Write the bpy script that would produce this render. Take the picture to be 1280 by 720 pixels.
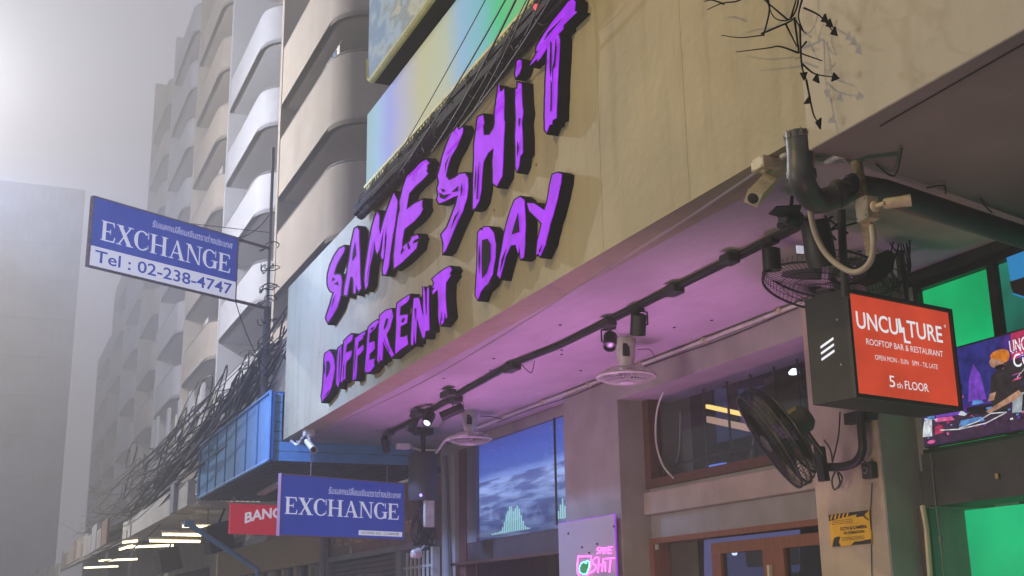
import bpy, math, random
from mathutils import Vector, Matrix
random.seed(7)
sc = bpy.context.scene
for o in list(bpy.data.objects): bpy.data.objects.remove(o)
C = sc.collection
# ------------------------------------------------------------------ camera (world axes: x into the shops, y down the street, z up)
F = 1500.0
AY = Vector((-670, -415, -F)).normalized()
AZ = Vector((-80, 5660, -F)).normalized(); AZ = (AZ - AZ.dot(AY)*AY).normalized()
AX = AY.cross(AZ)
RM = Matrix((AX, AY, AZ))
cam = bpy.data.cameras.new('camera'); cam.sensor_width = 36; cam.lens = F/1280*36
cam.clip_start = .05; cam.clip_end = 2000
co = bpy.data.objects.new('camera', cam); C.objects.link(co); sc.camera = co
co.matrix_world = RM.to_4x4()
sc.view_settings.view_transform = 'Standard'; sc.view_settings.look = 'None'
sc.view_settings.exposure = 0; sc.view_settings.gamma = 1
try: sc.view_settings.use_curve_mapping = False
except Exception: pass
# ------------------------------------------------------------------ night sky over the city
w = bpy.data.worlds.new('World'); sc.world = w; w.use_nodes = True
nt = w.node_tree; bg = nt.nodes['Background']
tc = nt.nodes.new('ShaderNodeTexCoord'); sx = nt.nodes.new('ShaderNodeSeparateXYZ'); cr = nt.nodes.new('ShaderNodeValToRGB')
nt.links.new(tc.outputs['Generated'], sx.inputs[0]); nt.links.new(sx.outputs['Z'], cr.inputs[0])
cr.color_ramp.elements[0].position = 0.0; cr.color_ramp.elements[0].color = (.36, .35, .40, 1)
cr.color_ramp.elements[1].position = .8; cr.color_ramp.elements[1].color = (.235, .225, .275, 1)
nt.links.new(cr.outputs[0], bg.inputs[0]); bg.inputs[1].default_value = 1.55
# ------------------------------------------------------------------ lamps of the street and bar, with added fills
def lamp(name, loc, target, power, col, size=.4, kind='AREA', spot=60, blend=.5):
    l = bpy.data.lights.new(name, kind); l.energy = power; l.color = col
    if kind == 'AREA': l.shape = 'DISK'; l.size = size
    elif kind == 'SPOT': l.shadow_soft_size = size; l.spot_size = math.radians(spot); l.spot_blend = blend
    else: l.shadow_soft_size = size
    o = bpy.data.objects.new(name, l); C.objects.link(o); o.location = loc
    o.rotation_euler = (Vector(target)-Vector(loc)).to_track_quat('-Z', 'Y').to_euler()
    return o
lamp('street_lamp_warm', (-2.4, 4.6, 6.0), (3.3, 5.4, 2.8), 680, (1, .71, .24), .10, 'SPOT', 80, .95)
lamp('street_lamp_far', (-4.5, 36, 9.0), (6.4, 40, 9), 3500, (1, .88, .76), .4, 'SPOT', 150, .6)
pf = lamp('pink_strip_light', (4.05, 9.2, -1.1), (4.05, 9.2, 2.0), 44, (.92, .34, 1), .5)
pf.data.shape = 'RECTANGLE'; pf.data.size = .4; pf.data.size_y = 6.5; pf.data.spread = math.radians(72); pf.rotation_euler = (math.pi, 0, 0)
lamp('pink_spotlight', (3.2, 2.9, -1.0), (3.62, 3.55, 1.95), 60, (1, .4, .5), .1, 'SPOT', 50, 1)
lamp('fill_across', (-6.5, 6.5, .6), (4.6, 7.5, 1.2), 290, (1, .88, .78), 3.0)  # soft fill added across the street to lift the walls and fascia
lamp('warm_pillar_fill', (2.2, 4.6, 0.2), (5.0, 6.4, .8), 105, (1, .72, .45), .3, 'SPOT', 90, .8)  # warm fill added to brighten the tan pillar, not a fitting by the door
# ------------------------------------------------------------------ pixel on the photograph -> point on a real plane
def ray(px, py): return RM @ Vector((px-640, 360-py, -F)).normalized()
def PX(px, py, D): r = ray(px, py); return r*(D/r.x)
def PY(px, py, D): r = ray(px, py); return r*(D/r.y)
lamp('street_lamp_cool', PY(-125, 90, 32), (4, 14, 3), 11500, (.97, .96, .97), .2, 'POINT')
lamp('street_spot_blue', PY(-90, 210, 12.6), (3.3, 13.0, 2.9), 2700, (.30, .46, 1), .2, 'SPOT', 84, 1)
def PZ(px, py, D): r = ray(px, py); return r*(D/r.z)
# ------------------------------------------------------------------ materials
M = {}
def mat(name, base, rough=.7, metal=0, emit=None, es=1.0, noise=.12, scale=3.0, bump=0.0, bscale=30, streak=0.0, stain=None, alpha=None, spec=None, stretch=None):
    m = bpy.data.materials.new(name); m.use_nodes = True; n = m.node_tree; b = n.nodes['Principled BSDF']
    b.inputs['Roughness'].default_value = rough; b.inputs['Metallic'].default_value = metal
    if spec is not None: b.inputs['Specular IOR Level'].default_value = spec
    t = n.nodes.new('ShaderNodeTexCoord'); geo = n.nodes.new('ShaderNodeNewGeometry')
    pos = geo.outputs['Position']
    src = None
    if noise > 0:
        no = n.nodes.new('ShaderNodeTexNoise'); no.inputs['Scale'].default_value = scale; no.inputs['Detail'].default_value = 7
        no.inputs['Roughness'].default_value = .62
        vec = pos
        if stretch:
            mp = n.nodes.new('ShaderNodeMapping'); mp.inputs['Scale'].default_value = stretch; n.links.new(pos, mp.inputs[0]); vec = mp.outputs[0]
        n.links.new(vec, no.inputs['Vector'])
        r = n.nodes.new('ShaderNodeValToRGB'); r.color_ramp.elements[0].position = .3; r.color_ramp.elements[1].position = .72
        lo = [max(0, c*(1-noise*1.6)) for c in base]; hi = [min(1, c*(1+noise)) for c in base]
        r.color_ramp.elements[0].color = (*lo, 1); r.color_ramp.elements[1].color = (*hi, 1)
        n.links.new(no.outputs[0], r.inputs[0]); src = r.outputs[0]
    def mix(a, colour, fac_socket, amount):
        mx = n.nodes.new('ShaderNodeMix'); mx.data_type = 'RGBA'
        mul = n.nodes.new('ShaderNodeMath'); mul.operation = 'MULTIPLY'; mul.inputs[1].default_value = amount
        n.links.new(fac_socket, mul.inputs[0]); n.links.new(mul.outputs[0], mx.inputs[0])
        n.links.new(a, mx.inputs[6]); mx.inputs[7].default_value = (*colour, 1); return mx.outputs[2]
    if streak > 0 and src:
        mp = n.nodes.new('ShaderNodeMapping'); mp.inputs['Scale'].default_value = (7, 7, .45); n.links.new(pos, mp.inputs[0])
        no = n.nodes.new('ShaderNodeTexNoise'); no.inputs['Scale'].default_value = 1.3; no.inputs['Detail'].default_value = 8
        n.links.new(mp.outputs[0], no.inputs['Vector'])
        r = n.nodes.new('ShaderNodeValToRGB'); r.color_ramp.elements[0].position = .5; r.color_ramp.elements[1].position = .78
        n.links.new(no.outputs[0], r.inputs[0]); src = mix(src, [c*.35 for c in base], r.outputs[0], streak)
    if stain and src:
        no = n.nodes.new('ShaderNodeTexNoise'); no.inputs['Scale'].default_value = stain[1]; no.inputs['Detail'].default_value = 4
        n.links.new(pos, no.inputs['Vector'])
        r = n.nodes.new('ShaderNodeValToRGB'); r.color_ramp.elements[0].position = .5; r.color_ramp.elements[1].position = .68
        n.links.new(no.outputs[0], r.inputs[0]); src = mix(src, stain[0], r.outputs[0], stain[2])
    if src: n.links.new(src, b.inputs['Base Color'])
    else: b.inputs['Base Color'].default_value = (*base, 1)
    if emit: b.inputs['Emission Color'].default_value = (*emit, 1); b.inputs['Emission Strength'].default_value = es
    if bump > 0:
        no = n.nodes.new('ShaderNodeTexNoise'); no.inputs['Scale'].default_value = bscale; no.inputs['Detail'].default_value = 6
        n.links.new(pos, no.inputs['Vector'])
        bp = n.nodes.new('ShaderNodeBump'); bp.inputs['Strength'].default_value = bump; bp.inputs['Distance'].default_value = .02
        n.links.new(no.outputs[0], bp.inputs['Height']); n.links.new(bp.outputs[0], b.inputs['Normal'])
    if alpha is not None: b.inputs['Alpha'].default_value = alpha
    M[name] = m; return m
def emat(name, col, s=1.0, var=0.0, vscale=6.0):
    m = bpy.data.materials.new(name); m.use_nodes = True; b = m.node_tree.nodes['Principled BSDF']
    b.inputs['Base Color'].default_value = (.02, .02, .02, 1); b.inputs['Roughness'].default_value = .7; b.inputs['Specular IOR Level'].default_value = .12
    b.inputs['Emission Color'].default_value = (*col, 1); b.inputs['Emission Strength'].default_value = s
    if var:
        n = m.node_tree; geo = n.nodes.new('ShaderNodeNewGeometry'); no = n.nodes.new('ShaderNodeTexNoise'); no.inputs['Scale'].default_value = vscale; no.inputs['Detail'].default_value = 4
        mr = n.nodes.new('ShaderNodeMapRange'); mr.inputs[1].default_value = .3; mr.inputs[2].default_value = .7; mr.inputs[3].default_value = s*(1-var); mr.inputs[4].default_value = s*(1+var*.6)
        n.links.new(geo.outputs['Position'], no.inputs['Vector']); n.links.new(no.outputs[0], mr.inputs[0]); n.links.new(mr.outputs[0], b.inputs['Emission Strength'])
    M[name] = m; return m
mat('fascia', (.40, .35, .215), .75, noise=.09, scale=1.3, bump=.3, bscale=14, streak=.34, stain=((.33, .22, .12), .8, .6))
mat('fascia_pale', (.46, .42, .33), .75, noise=.06, scale=1.1, bump=.2, bscale=12, streak=.22)
mat('soffit', (.46, .40, .41), .8, noise=.10, scale=1.7, bump=.35, bscale=9, stain=((.30, .25, .24), 1.1, .5), stretch=(2.2, .7, 1))
mat('soffit_dark', (.30, .26, .265), .8, noise=.10, scale=1.6, bump=.25, bscale=9)
mat('plaster', (.38, .35, .33), .85, noise=.12, scale=2.4, bump=.3, bscale=12, streak=.15, stain=((.25, .21, .17), 2.2, .4))
mat('plaster_warm', (.44, .37, .28), .85, noise=.12, scale=2.4, bump=.3, bscale=12, streak=.12, stain=((.24, .18, .13), 2.6, .5))
mat('plaster_blue', (.28, .285, .30), .85, noise=.12, scale=2.0, bump=.2, bscale=12, streak=.15)
mat('ledge_paint', (.46, .38, .31), .8, noise=.1, scale=3, bump=.2, streak=.15, stain=((.28, .22, .18), 4, .4))
mat('black_paint', (.02, .021, .022), .6, noise=.25, scale=5, bump=.1)
mat('black_metal', (.022, .022, .024), .45, .3, noise=.25, scale=12)
mat('black_plastic', (.03, .03, .032), .5, noise=.15, scale=10)
mat('charcoal', (.055, .055, .06), .6, noise=.2, scale=4, bump=.1)
mat('vine_black', (.008, .008, .008), .95, noise=0, spec=.05)
mat('pipe_grey', (.062, .067, .072), .45, noise=.16, scale=7, bump=.05, stain=((.12, .12, .11), 9, .4))
mat('white_plastic', (.62, .6, .56), .45, noise=.08, scale=9, stain=((.40, .36, .28), 14, .5))
mat('cream_plastic', (.58, .50, .33), .5, noise=.1, scale=12, stain=((.30, .22, .12), 16, .45))
mat('conduit', (.40, .36, .27), .5, noise=.12, scale=10)
mat('wood_strip', (.42, .31, .17), .8, noise=.25, scale=9, stretch=(2, 2, 22), stain=((.14, .09, .05), 18, .5))
mat('brown_wood', (.12, .045, .03), .5, noise=.2, scale=6, stretch=(4, 1, 4), bump=.06, bscale=60)
mat('door_wood', (.23, .08, .038), .45, noise=.2, scale=6, stretch=(8, 8, 1), bump=.05, bscale=60)
mat('dark_beam', (.075, .058, .062), .7, noise=.2, scale=4)
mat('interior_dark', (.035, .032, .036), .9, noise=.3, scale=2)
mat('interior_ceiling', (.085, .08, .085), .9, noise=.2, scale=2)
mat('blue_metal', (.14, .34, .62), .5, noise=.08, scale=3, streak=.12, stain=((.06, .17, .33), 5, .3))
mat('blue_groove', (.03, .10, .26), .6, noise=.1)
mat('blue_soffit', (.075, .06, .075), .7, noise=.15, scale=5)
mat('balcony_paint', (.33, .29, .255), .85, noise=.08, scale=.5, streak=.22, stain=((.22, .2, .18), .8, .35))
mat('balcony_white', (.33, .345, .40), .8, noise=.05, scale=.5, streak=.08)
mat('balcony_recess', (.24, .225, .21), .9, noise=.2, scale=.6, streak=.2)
mat('recess_window', (.05, .06, .08), .25, noise=.2, scale=.8)
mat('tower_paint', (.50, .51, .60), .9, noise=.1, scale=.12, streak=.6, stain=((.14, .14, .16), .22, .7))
mat('asphalt', (.05, .05, .052), .9, noise=.3, scale=6, bump=.4, bscale=60)
mat('pavement', (.22, .21, .2), .9, noise=.2, scale=3, bump=.3)
mat('kerb', (.3, .3, .29), .9, noise=.2, scale=5)
mat('road_paint', (.7, .7, .66), .8, noise=.2, scale=8)
mat('letter_side', (.014, .013, .018), .9, noise=.2, scale=8, spec=.08)
mat('sign_blue', (.03, .055, .36), .55, emit=(.02, .035, .26), es=.8, noise=.16, scale=2.5, streak=.2)
mat('sign_white', (.66, .66, .72), .6, emit=(.5, .5, .62), es=.85, noise=.1, scale=4, streak=.12)
mat('sign_pink_edge', (.45, .25, .35), .5, noise=.1)
mat('sign_red', (.55, .02, .035), .45, emit=(.4, .01, .03), es=.8, noise=.08, scale=3)
mat('sign_back', (.35, .35, .36), .6, noise=.1)
mat('rusty', (.30, .20, .15), .7, noise=.35, scale=18)
mat('gold', (.62, .47, .26), .5, .1, noise=.2, scale=12)
mat('shop_board', (.24, .17, .14), .7, noise=.2, scale=4)
mat('shutter', (.20, .17, .16), .5, .3, noise=.2, scale=4)
mat('cable_black', (.022, .021, .022), .6, noise=.2, scale=20)
mat('cable_dusty', (.10, .092, .085), .9, noise=.3, scale=4)
mat('cable_grey', (.15, .15, .16), .6, noise=.2, scale=20)
mat('yellow_trim', (.62, .58, .24), .6, noise=.2, scale=8, emit=(.5, .5, .15), es=.10)
mat('awning', (.28, .265, .25), .8, noise=.2, scale=1.5, streak=.3)
mat('awning_cream', (.62, .60, .56), .75, noise=.08, scale=1.2)
mat('acrylic', (.42, .40, .48), .18, noise=.04, scale=3)
mat('warning_yellow', (.72, .42, .015), .5, noise=.08, scale=9)
mat('warning_black', (.02, .02, .02), .5, noise=.1)
mat('concrete_rough', (.22, .21, .20), .9, noise=.35, scale=7, bump=.8, bscale=18)
mat('steel', (.32, .32, .33), .4, .7, noise=.15, scale=10)
mat('skin_print', (.5, .3, .2), .5, noise=0)
mat('fan_mesh', (.012, .012, .012), .7, 0, noise=0, spec=.15)
mat('label_foil', (.55, .42, .2), .3, .5, noise=.2, scale=30)
emat('purple_glow', (.41, .012, .92), 1.02, .25, 7)
emat('purple_deep', (.34, .02, .8), .9)
emat('unculture_red', (.66, .068, .03), .9, .16, 5)
emat('white_glow', (.95, .95, 1.0), 1.0)
emat('logo_white', (.85, .87, .9), .9)
emat('tube_warm', (1, .74, .36), 9)
emat('tube_white', (1, .85, .55), 5)
emat('warm_strip', (1, .62, .18), 1.6)
emat('green_panel', (.0, .53, .17), 1.0, .35, 1.6)
emat('green_panel_low', (.005, .50, .19), .95, .3, 1.2)
emat('teal_panel', (.012, .22, .15), .9, .5, 2.5)
emat('blue_streak', (.02, .22, .50), 1.0)
emat('neon_pink', (1, .16, .75), 2.4)
emat('neon_violet', (.50, .12, 1), 1.8)
emat('neon_cyan', (.25, .95, .85), 1.8)
emat('neon_green', (.03, .30, .12), .9)
emat('bar_cyan', (.45, .85, .80), 1.0)
emat('cool_light', (.8, .88, 1), 3)
emat('violet_led', (.35, .25, 1), 3)
emat('room_blue', (.10, .12, .30), .9)
emat('amber_led', (1, .45, .05), 2)
emat('red_led', (1, .1, .15), 1.2)
emat('far_light', (1, .97, .9), 3)
def glass(name, tint=(.9, .95, 1), rough=.03):
    m = bpy.data.materials.new(name); m.use_nodes = True; n = m.node_tree; n.nodes.clear()
    o = n.nodes.new('ShaderNodeOutputMaterial'); mx = n.nodes.new('ShaderNodeMixShader'); lw = n.nodes.new('ShaderNodeLayerWeight'); pw = n.nodes.new('ShaderNodeMath'); pw.operation = 'POWER'; pw.inputs[1].default_value = 4.5; n.links.new(lw.outputs['Facing'], pw.inputs[0]); fr = n.nodes.new('ShaderNodeMath'); fr.operation = 'MULTIPLY_ADD'; fr.inputs[1].default_value = .35; fr.inputs[2].default_value = .035; n.links.new(pw.outputs[0], fr.inputs[0])
    tr = n.nodes.new('ShaderNodeBsdfTransparent'); tr.inputs[0].default_value = (*tint, 1)
    gl = n.nodes.new('ShaderNodeBsdfGlossy'); gl.inputs['Roughness'].default_value = rough
    n.links.new(fr.outputs[0], mx.inputs[0]); n.links.new(tr.outputs[0], mx.inputs[1]); n.links.new(gl.outputs[0], mx.inputs[2]); n.links.new(mx.outputs[0], o.inputs[0])
    M[name] = m; return m
glass('glass'); glass('glass_dark', (.62, .64, .7))
def ramp_emission(name, axis, stops, strength=1.0, noise=.0, nscale=4, nmap=(1, 1, 1), extra=None):
    """printed or lit picture, or painted light wash, in the UV plane; stops along u (0) or v (1)"""
    m = bpy.data.materials.new(name); m.use_nodes = True; n = m.node_tree; b = n.nodes['Principled BSDF']
    uv = n.nodes.new('ShaderNodeUVMap'); s = n.nodes.new('ShaderNodeSeparateXYZ'); n.links.new(uv.outputs[0], s.inputs[0])
    r = n.nodes.new('ShaderNodeValToRGB'); el = r.color_ramp.elements
    while len(el) > 1: el.remove(el[-1])
    el[0].position = stops[0][0]; el[0].color = (*stops[0][1], 1)
    for p, c in stops[1:]:
        e = el.new(p); e.color = (*c, 1)
    fac = s.outputs[axis]
    if noise:
        mp = n.nodes.new('ShaderNodeMapping'); mp.inputs['Scale'].default_value = nmap; n.links.new(uv.outputs[0], mp.inputs[0])
        no = n.nodes.new('ShaderNodeTexNoise'); no.inputs['Scale'].default_value = nscale; no.inputs['Detail'].default_value = 8; n.links.new(mp.outputs[0], no.inputs['Vector'])
        ma = n.nodes.new('ShaderNodeMath'); ma.operation = 'MULTIPLY_ADD'; ma.inputs[1].default_value = noise; 
        su = n.nodes.new('ShaderNodeMath'); su.operation = 'SUBTRACT'; su.inputs[1].default_value = noise*.5
        n.links.new(no.outputs[0], ma.inputs[0]); n.links.new(fac, ma.inputs[2]); n.links.new(ma.outputs[0], su.inputs[0]); fac = su.outputs[0]
    n.links.new(fac, r.inputs[0]); src = r.outputs[0]
    if extra: src = extra(n, uv, s, src)
    n.links.new(src, b.inputs['Emission Color']); b.inputs['Emission Strength'].default_value = strength
    b.inputs['Base Color'].default_value = (.03, .03, .03, 1); b.inputs['Roughness'].default_value = .7; b.inputs['Specular IOR Level'].default_value = .12
    M[name] = m; return m
ramp_emission('panel_led_wash', 0, [(0, (.26, .46, .50)), (.03, (.30, .50, .72)), (.06, (.30, .34, .78)), (.095, (.42, .42, .56)), (.14, (.50, .48, .28)), (.19, (.46, .50, .36)), (.225, (.26, .46, .66)), (.26, (.16, .48, .52)), (.29, (.04, .55, .20)), (.34, (.18, .46, .16)), (.42, (.10, .40, .12)), (1, (.05, .3, .1))], .95, .03, 3, (5, 1, 1))  # coloured LED light grazing the panel, painted as an emission ramp
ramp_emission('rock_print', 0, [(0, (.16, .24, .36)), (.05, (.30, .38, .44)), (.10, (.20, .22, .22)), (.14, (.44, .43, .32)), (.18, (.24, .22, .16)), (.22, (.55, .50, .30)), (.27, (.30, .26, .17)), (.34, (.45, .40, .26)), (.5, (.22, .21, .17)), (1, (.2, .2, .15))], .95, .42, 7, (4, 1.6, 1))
def stars(n, uv, s, src):
    v = n.nodes.new('ShaderNodeTexVoronoi'); v.inputs['Scale'].default_value = 26; n.links.new(uv.outputs[0], v.inputs['Vector'])
    lt = n.nodes.new('ShaderNodeMath'); lt.operation = 'LESS_THAN'; lt.inputs[1].default_value = .09; n.links.new(v.outputs['Distance'], lt.inputs[0])
    gt = n.nodes.new('ShaderNodeMath'); gt.operation = 'GREATER_THAN'; gt.inputs[1].default_value = .62; n.links.new(s.outputs[1], gt.inputs[0])
    mu = n.nodes.new('ShaderNodeMath'); mu.operation = 'MULTIPLY'; n.links.new(lt.outputs[0], mu.inputs[0]); n.links.new(gt.outputs[0], mu.inputs[1])
    wv = n.nodes.new('ShaderNodeTexNoise'); mp = n.nodes.new('ShaderNodeMapping'); mp.inputs['Scale'].default_value = (3.0, 9, 1); mp.inputs['Rotation'].default_value = (0, 0, .10)
    n.links.new(uv.outputs[0], mp.inputs[0]); n.links.new(mp.outputs[0], wv.inputs['Vector']); wv.inputs['Scale'].default_value = 1.5; wv.inputs['Detail'].default_value = 5
    rr = n.nodes.new('ShaderNodeValToRGB'); rr.color_ramp.elements[0].position = .42; rr.color_ramp.elements[1].position = .6
    rr.color_ramp.elements[0].color = (.35, .38, .5, 1); rr.color_ramp.elements[1].color = (1.15, 1.12, 1.05, 1); n.links.new(wv.outputs[0], rr.inputs[0])
    ls = n.nodes.new('ShaderNodeMath'); ls.operation = 'LESS_THAN'; ls.inputs[1].default_value = .60; n.links.new(s.outputs[1], ls.inputs[0])
    m1 = n.nodes.new('ShaderNodeMix'); m1.data_type = 'RGBA'; m1.blend_type = 'MULTIPLY'; n.links.new(ls.outputs[0], m1.inputs[0]); n.links.new(src, m1.inputs[6]); n.links.new(rr.outputs[0], m1.inputs[7])
    m2 = n.nodes.new('ShaderNodeMix'); m2.data_type = 'RGBA'; n.links.new(mu.outputs[0], m2.inputs[0]); n.links.new(m1.outputs[2], m2.inputs[6]); m2.inputs[7].default_value = (.55, .65, .9, 1)
    return m2.outputs[2]
ramp_emission('desert_picture', 1, [(0, (.10, .14, .26)), (.18, (.13, .19, .40)), (.38, (.24, .32, .62)), (.52, (.34, .43, .80)), (.62, (.20, .28, .66)), (.68, (.08, .13, .46)), (.84, (.06, .10, .44)), (1, (.045, .07, .34))], 1.3, .08, 3, (1, 2, 1), stars)
# ------------------------------------------------------------------ mesh gathering
class G:
    def __init__(s): s.v = []; s.f = []; s.mi = []; s.ms = []; s.uv = {}
    def m(s, name):
        if name not in s.ms: s.ms.append(name)
        return s.ms.index(name)
    def add(s, vs, fs, mat=None):
        k = len(s.v); s.v += [tuple(v) for v in vs]
        i = s.m(mat) if mat else 0
        for f in fs: s.f.append([k+j for j in f]); s.mi.append(i)
        return s
    def box(s, a, b, mat=None):
        (x0, y0, z0), (x1, y1, z1) = a, b
        x0, x1 = sorted((x0, x1)); y0, y1 = sorted((y0, y1)); z0, z1 = sorted((z0, z1))
        return s.add([(x0,y0,z0),(x1,y0,z0),(x1,y1,z0),(x0,y1,z0),(x0,y0,z1),(x1,y0,z1),(x1,y1,z1),(x0,y1,z1)],
                     [(0,3,2,1),(4,5,6,7),(0,1,5,4),(1,2,6,5),(2,3,7,6),(3,0,4,7)], mat)
    def bevel_box(s, a, b, r, mat=None):
        """box with chamfered vertical and top edges"""
        (x0, y0, z0), (x1, y1, z1) = a, b
        x0, x1 = sorted((x0, x1)); y0, y1 = sorted((y0, y1)); z0, z1 = sorted((z0, z1))
        def ring(i, z): return [(x0+r,y0+i,z),(x1-r,y0+i,z),(x1-i,y0+r,z),(x1-i,y1-r,z),(x1-r,y1-i,z),(x0+r,y1-i,z),(x0+i,y1-r,z),(x0+i,y0+r,z)]
        def ins(z): return [(x0+r,y0+r,z),(x1-r,y0+r,z),(x1-r,y0+r,z),(x1-r,y1-r,z),(x1-r,y1-r,z),(x0+r,y1-r,z),(x0+r,y1-r,z),(x0+r,y0+r,z)]
        rs = [ins(z0), ring(0, z0+r), ring(0, z1-r), ins(z1)]
        vs = sum(rs, []); fs = []
        for k in range(3):
            for i in range(8): j = (i+1) % 8; fs.append((k*8+i, k*8+j, (k+1)*8+j, (k+1)*8+i))
        fs += [(7, 5, 3, 1), (24, 26, 28, 30)]
        return s.add(vs, fs, mat)
    def obox(s, c, ux, uy, uz, mat=None):
        c = Vector(c); ux, uy, uz = Vector(ux), Vector(uy), Vector(uz)
        vs = [c+a*ux+b*uy+d*uz for d in (-1, 1) for a, b in ((-1,-1),(1,-1),(1,1),(-1,1))]
        return s.add(vs, [(0,3,2,1),(4,5,6,7),(0,1,5,4),(1,2,6,5),(2,3,7,6),(3,0,4,7)], mat)
    def tube(s, pts, r, n=6, mat=None, cap=True, closed=False):
        pts = [Vector(p) for p in pts]; N = len(pts); k = len(s.v); rr = r if isinstance(r, (list, tuple)) else [r]*N
        nrm = None
        for i, p in enumerate(pts):
            if closed: t = (pts[(i+1) % N]-pts[i-1]).normalized()
            else: t = (pts[min(i+1, N-1)]-pts[max(i-1, 0)]).normalized()
            if nrm is None:
                nrm = t.orthogonal().normalized()
            else:
                q = nrm - nrm.dot(t)*t
                nrm = q.normalized() if q.length > 1e-6 else t.orthogonal().normalized()
            bn = t.cross(nrm)
            for j in range(n):
                a = 2*math.pi*j/n; s.v.append(tuple(p+rr[i]*(math.cos(a)*nrm+math.sin(a)*bn)))
        i0 = s.m(mat) if mat else 0
        for i in range(N if closed else N-1):
            for j in range(n):
                a = k+i*n+j; b = k+i*n+(j+1) % n; i2 = (i+1) % N
                s.f.append([a, b, k+i2*n+(j+1) % n, k+i2*n+j]); s.mi.append(i0)
        if cap and not closed:
            s.f.append([k+j for j in range(n)][::-1]); s.mi.append(i0)
            s.f.append([k+(N-1)*n+j for j in range(n)]); s.mi.append(i0)
        return s
    def lathe(s, base, axis, prof, n=20, mat=None):
        """prof: list of (distance along axis, radius)"""
        base = Vector(base); axis = Vector(axis).normalized(); u = axis.orthogonal().normalized(); v = axis.cross(u)
        k = len(s.v); i0 = s.m(mat) if mat else 0
        for h, r in prof:
            for j in range(n):
                a = 2*math.pi*j/n; s.v.append(tuple(base+axis*h+r*(math.cos(a)*u+math.sin(a)*v)))
        for i in range(len(prof)-1):
            for j in range(n):
                s.f.append([k+i*n+j, k+i*n+(j+1) % n, k+(i+1)*n+(j+1) % n, k+(i+1)*n+j]); s.mi.append(i0)
        s.f.append([k+j for j in range(n)][::-1]); s.mi.append(i0)
        s.f.append([k+(len(prof)-1)*n+j for j in range(n)]); s.mi.append(i0)
        return s
    def prism(s, poly, ext, mat=None, side=None):
        """poly: planar list of points, extruded by vector ext"""
        n = len(poly); e = Vector(ext); k = len(s.v)
        s.v += [tuple(p) for p in poly]+[tuple(Vector(p)+e) for p in poly]
        a = s.m(mat) if mat else 0; b = s.m(side) if side else a
        s.f.append([k+i for i in range(n)]); s.mi.append(a)
        s.f.append([k+n+i for i in range(n)][::-1]); s.mi.append(b)
        for i in range(n):
            j = (i+1) % n; s.f.append([k+j, k+i, k+n+i, k+n+j]); s.mi.append(b)
        return s
    def quad(s, a, b, c, d, mat=None):
        """a..d = uv (0,0) (1,0) (1,1) (0,1)"""
        s.uv[len(s.f)] = [(0, 0), (1, 0), (1, 1), (0, 1)]
        return s.add([a, b, c, d], [(0, 1, 2, 3)], mat)
    def build(s, name, mat=None, parent=None, smooth=False, kind=None):
        me = bpy.data.meshes.new(name)
        off = Vector((0, 0, 0)); local = False
        if parent is not None:
            local = bool(parent.get('_local', 0)); p = parent
            if not local:
                while p is not None: off = off+p.location; p = p.parent
        elif s.v:
            xs, ys, zs = zip(*s.v); off = Vector(((min(xs)+max(xs))/2, (min(ys)+max(ys))/2, min(zs)))
        me.from_pydata([Vector(v)-off for v in s.v], [], s.f)
        names = s.ms if s.ms else [mat]
        if mat and not s.ms: names = [mat]
        for q in names: me.materials.append(M[q])
        if s.ms: me.polygons.foreach_set('material_index', s.mi)
        if s.uv:
            ul = me.uv_layers.new(name='UVMap')
            for pi, uvs in s.uv.items():
                for li, t in zip(me.polygons[pi].loop_indices, uvs): ul.data[li].uv = t
        if smooth:
            me.polygons.foreach_set('use_smooth', [True]*len(me.polygons))
            try: me.set_sharp_from_angle(angle=math.radians(40))
            except Exception: pass
        me.update()
        o = bpy.data.objects.new(name, me); C.objects.link(o)
        if parent is not None:
            o.parent = parent
            if local: o['_local'] = 1
        else: o.location = off
        if kind: o['kind'] = kind
        return o
def islands(g, name, mat=None, parent=None, smooth=False):
    """each connected piece becomes a part of its own"""
    par = list(range(len(g.v)))
    def find(a):
        while par[a] != a: par[a] = par[par[a]]; a = par[a]
        return a
    for f in g.f:
        for i in f[1:]: par[find(i)] = find(f[0])
    grp = {}
    for fi, f in enumerate(g.f): grp.setdefault(find(f[0]), []).append(fi)
    out = []
    for fs in grp.values():
        q = G(); ids = {}
        q.ms = list(g.ms)
        for fi in fs:
            row = []
            for i in g.f[fi]:
                if i not in ids: ids[i] = len(q.v); q.v.append(g.v[i])
                row.append(ids[i])
            q.f.append(row); q.mi.append(g.mi[fi])
        out.append(q.build(name, mat, parent, smooth))
    return out
def tag(o, label, cat, group=None):
    o['label'] = label; o['category'] = cat
    if group: o['group'] = group
    return o
def thing(name, label, cat, loc, group=None, mat3=None):
    o = bpy.data.objects.new(name, None); o.empty_display_size = .1; C.objects.link(o)
    o.location = loc; tag(o, label, cat, group)
    if mat3 is not None:
        o['_local'] = 1; o.rotation_euler = mat3.to_euler()
    return o
def basis(y, up=(0, 0, 1)):
    """matrix whose local z looks along y"""
    z = Vector(y).normalized(); x = Vector(up).cross(z)
    if x.length < 1e-4: x = Vector((1, 0, 0))
    x.normalize(); yy = z.cross(x); return Matrix((x, yy, z)).transposed()
def dup(root, loc, mat3=None, label=None, group=None):
    r = root.copy(); C.objects.link(r); r.location = loc
    if mat3 is not None: r.rotation_euler = mat3.to_euler()
    if label: r['label'] = label
    if group: r['group'] = group
    for ch in list(root.children):
        c = ch.copy(); C.objects.link(c); c.parent = r
        for g in ch.children:
            d = g.copy(); C.objects.link(d); d.parent = c
    return r
def struct(name, g, m):
    o = g.build(name, m); o['kind'] = 'structure'; return o
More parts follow.
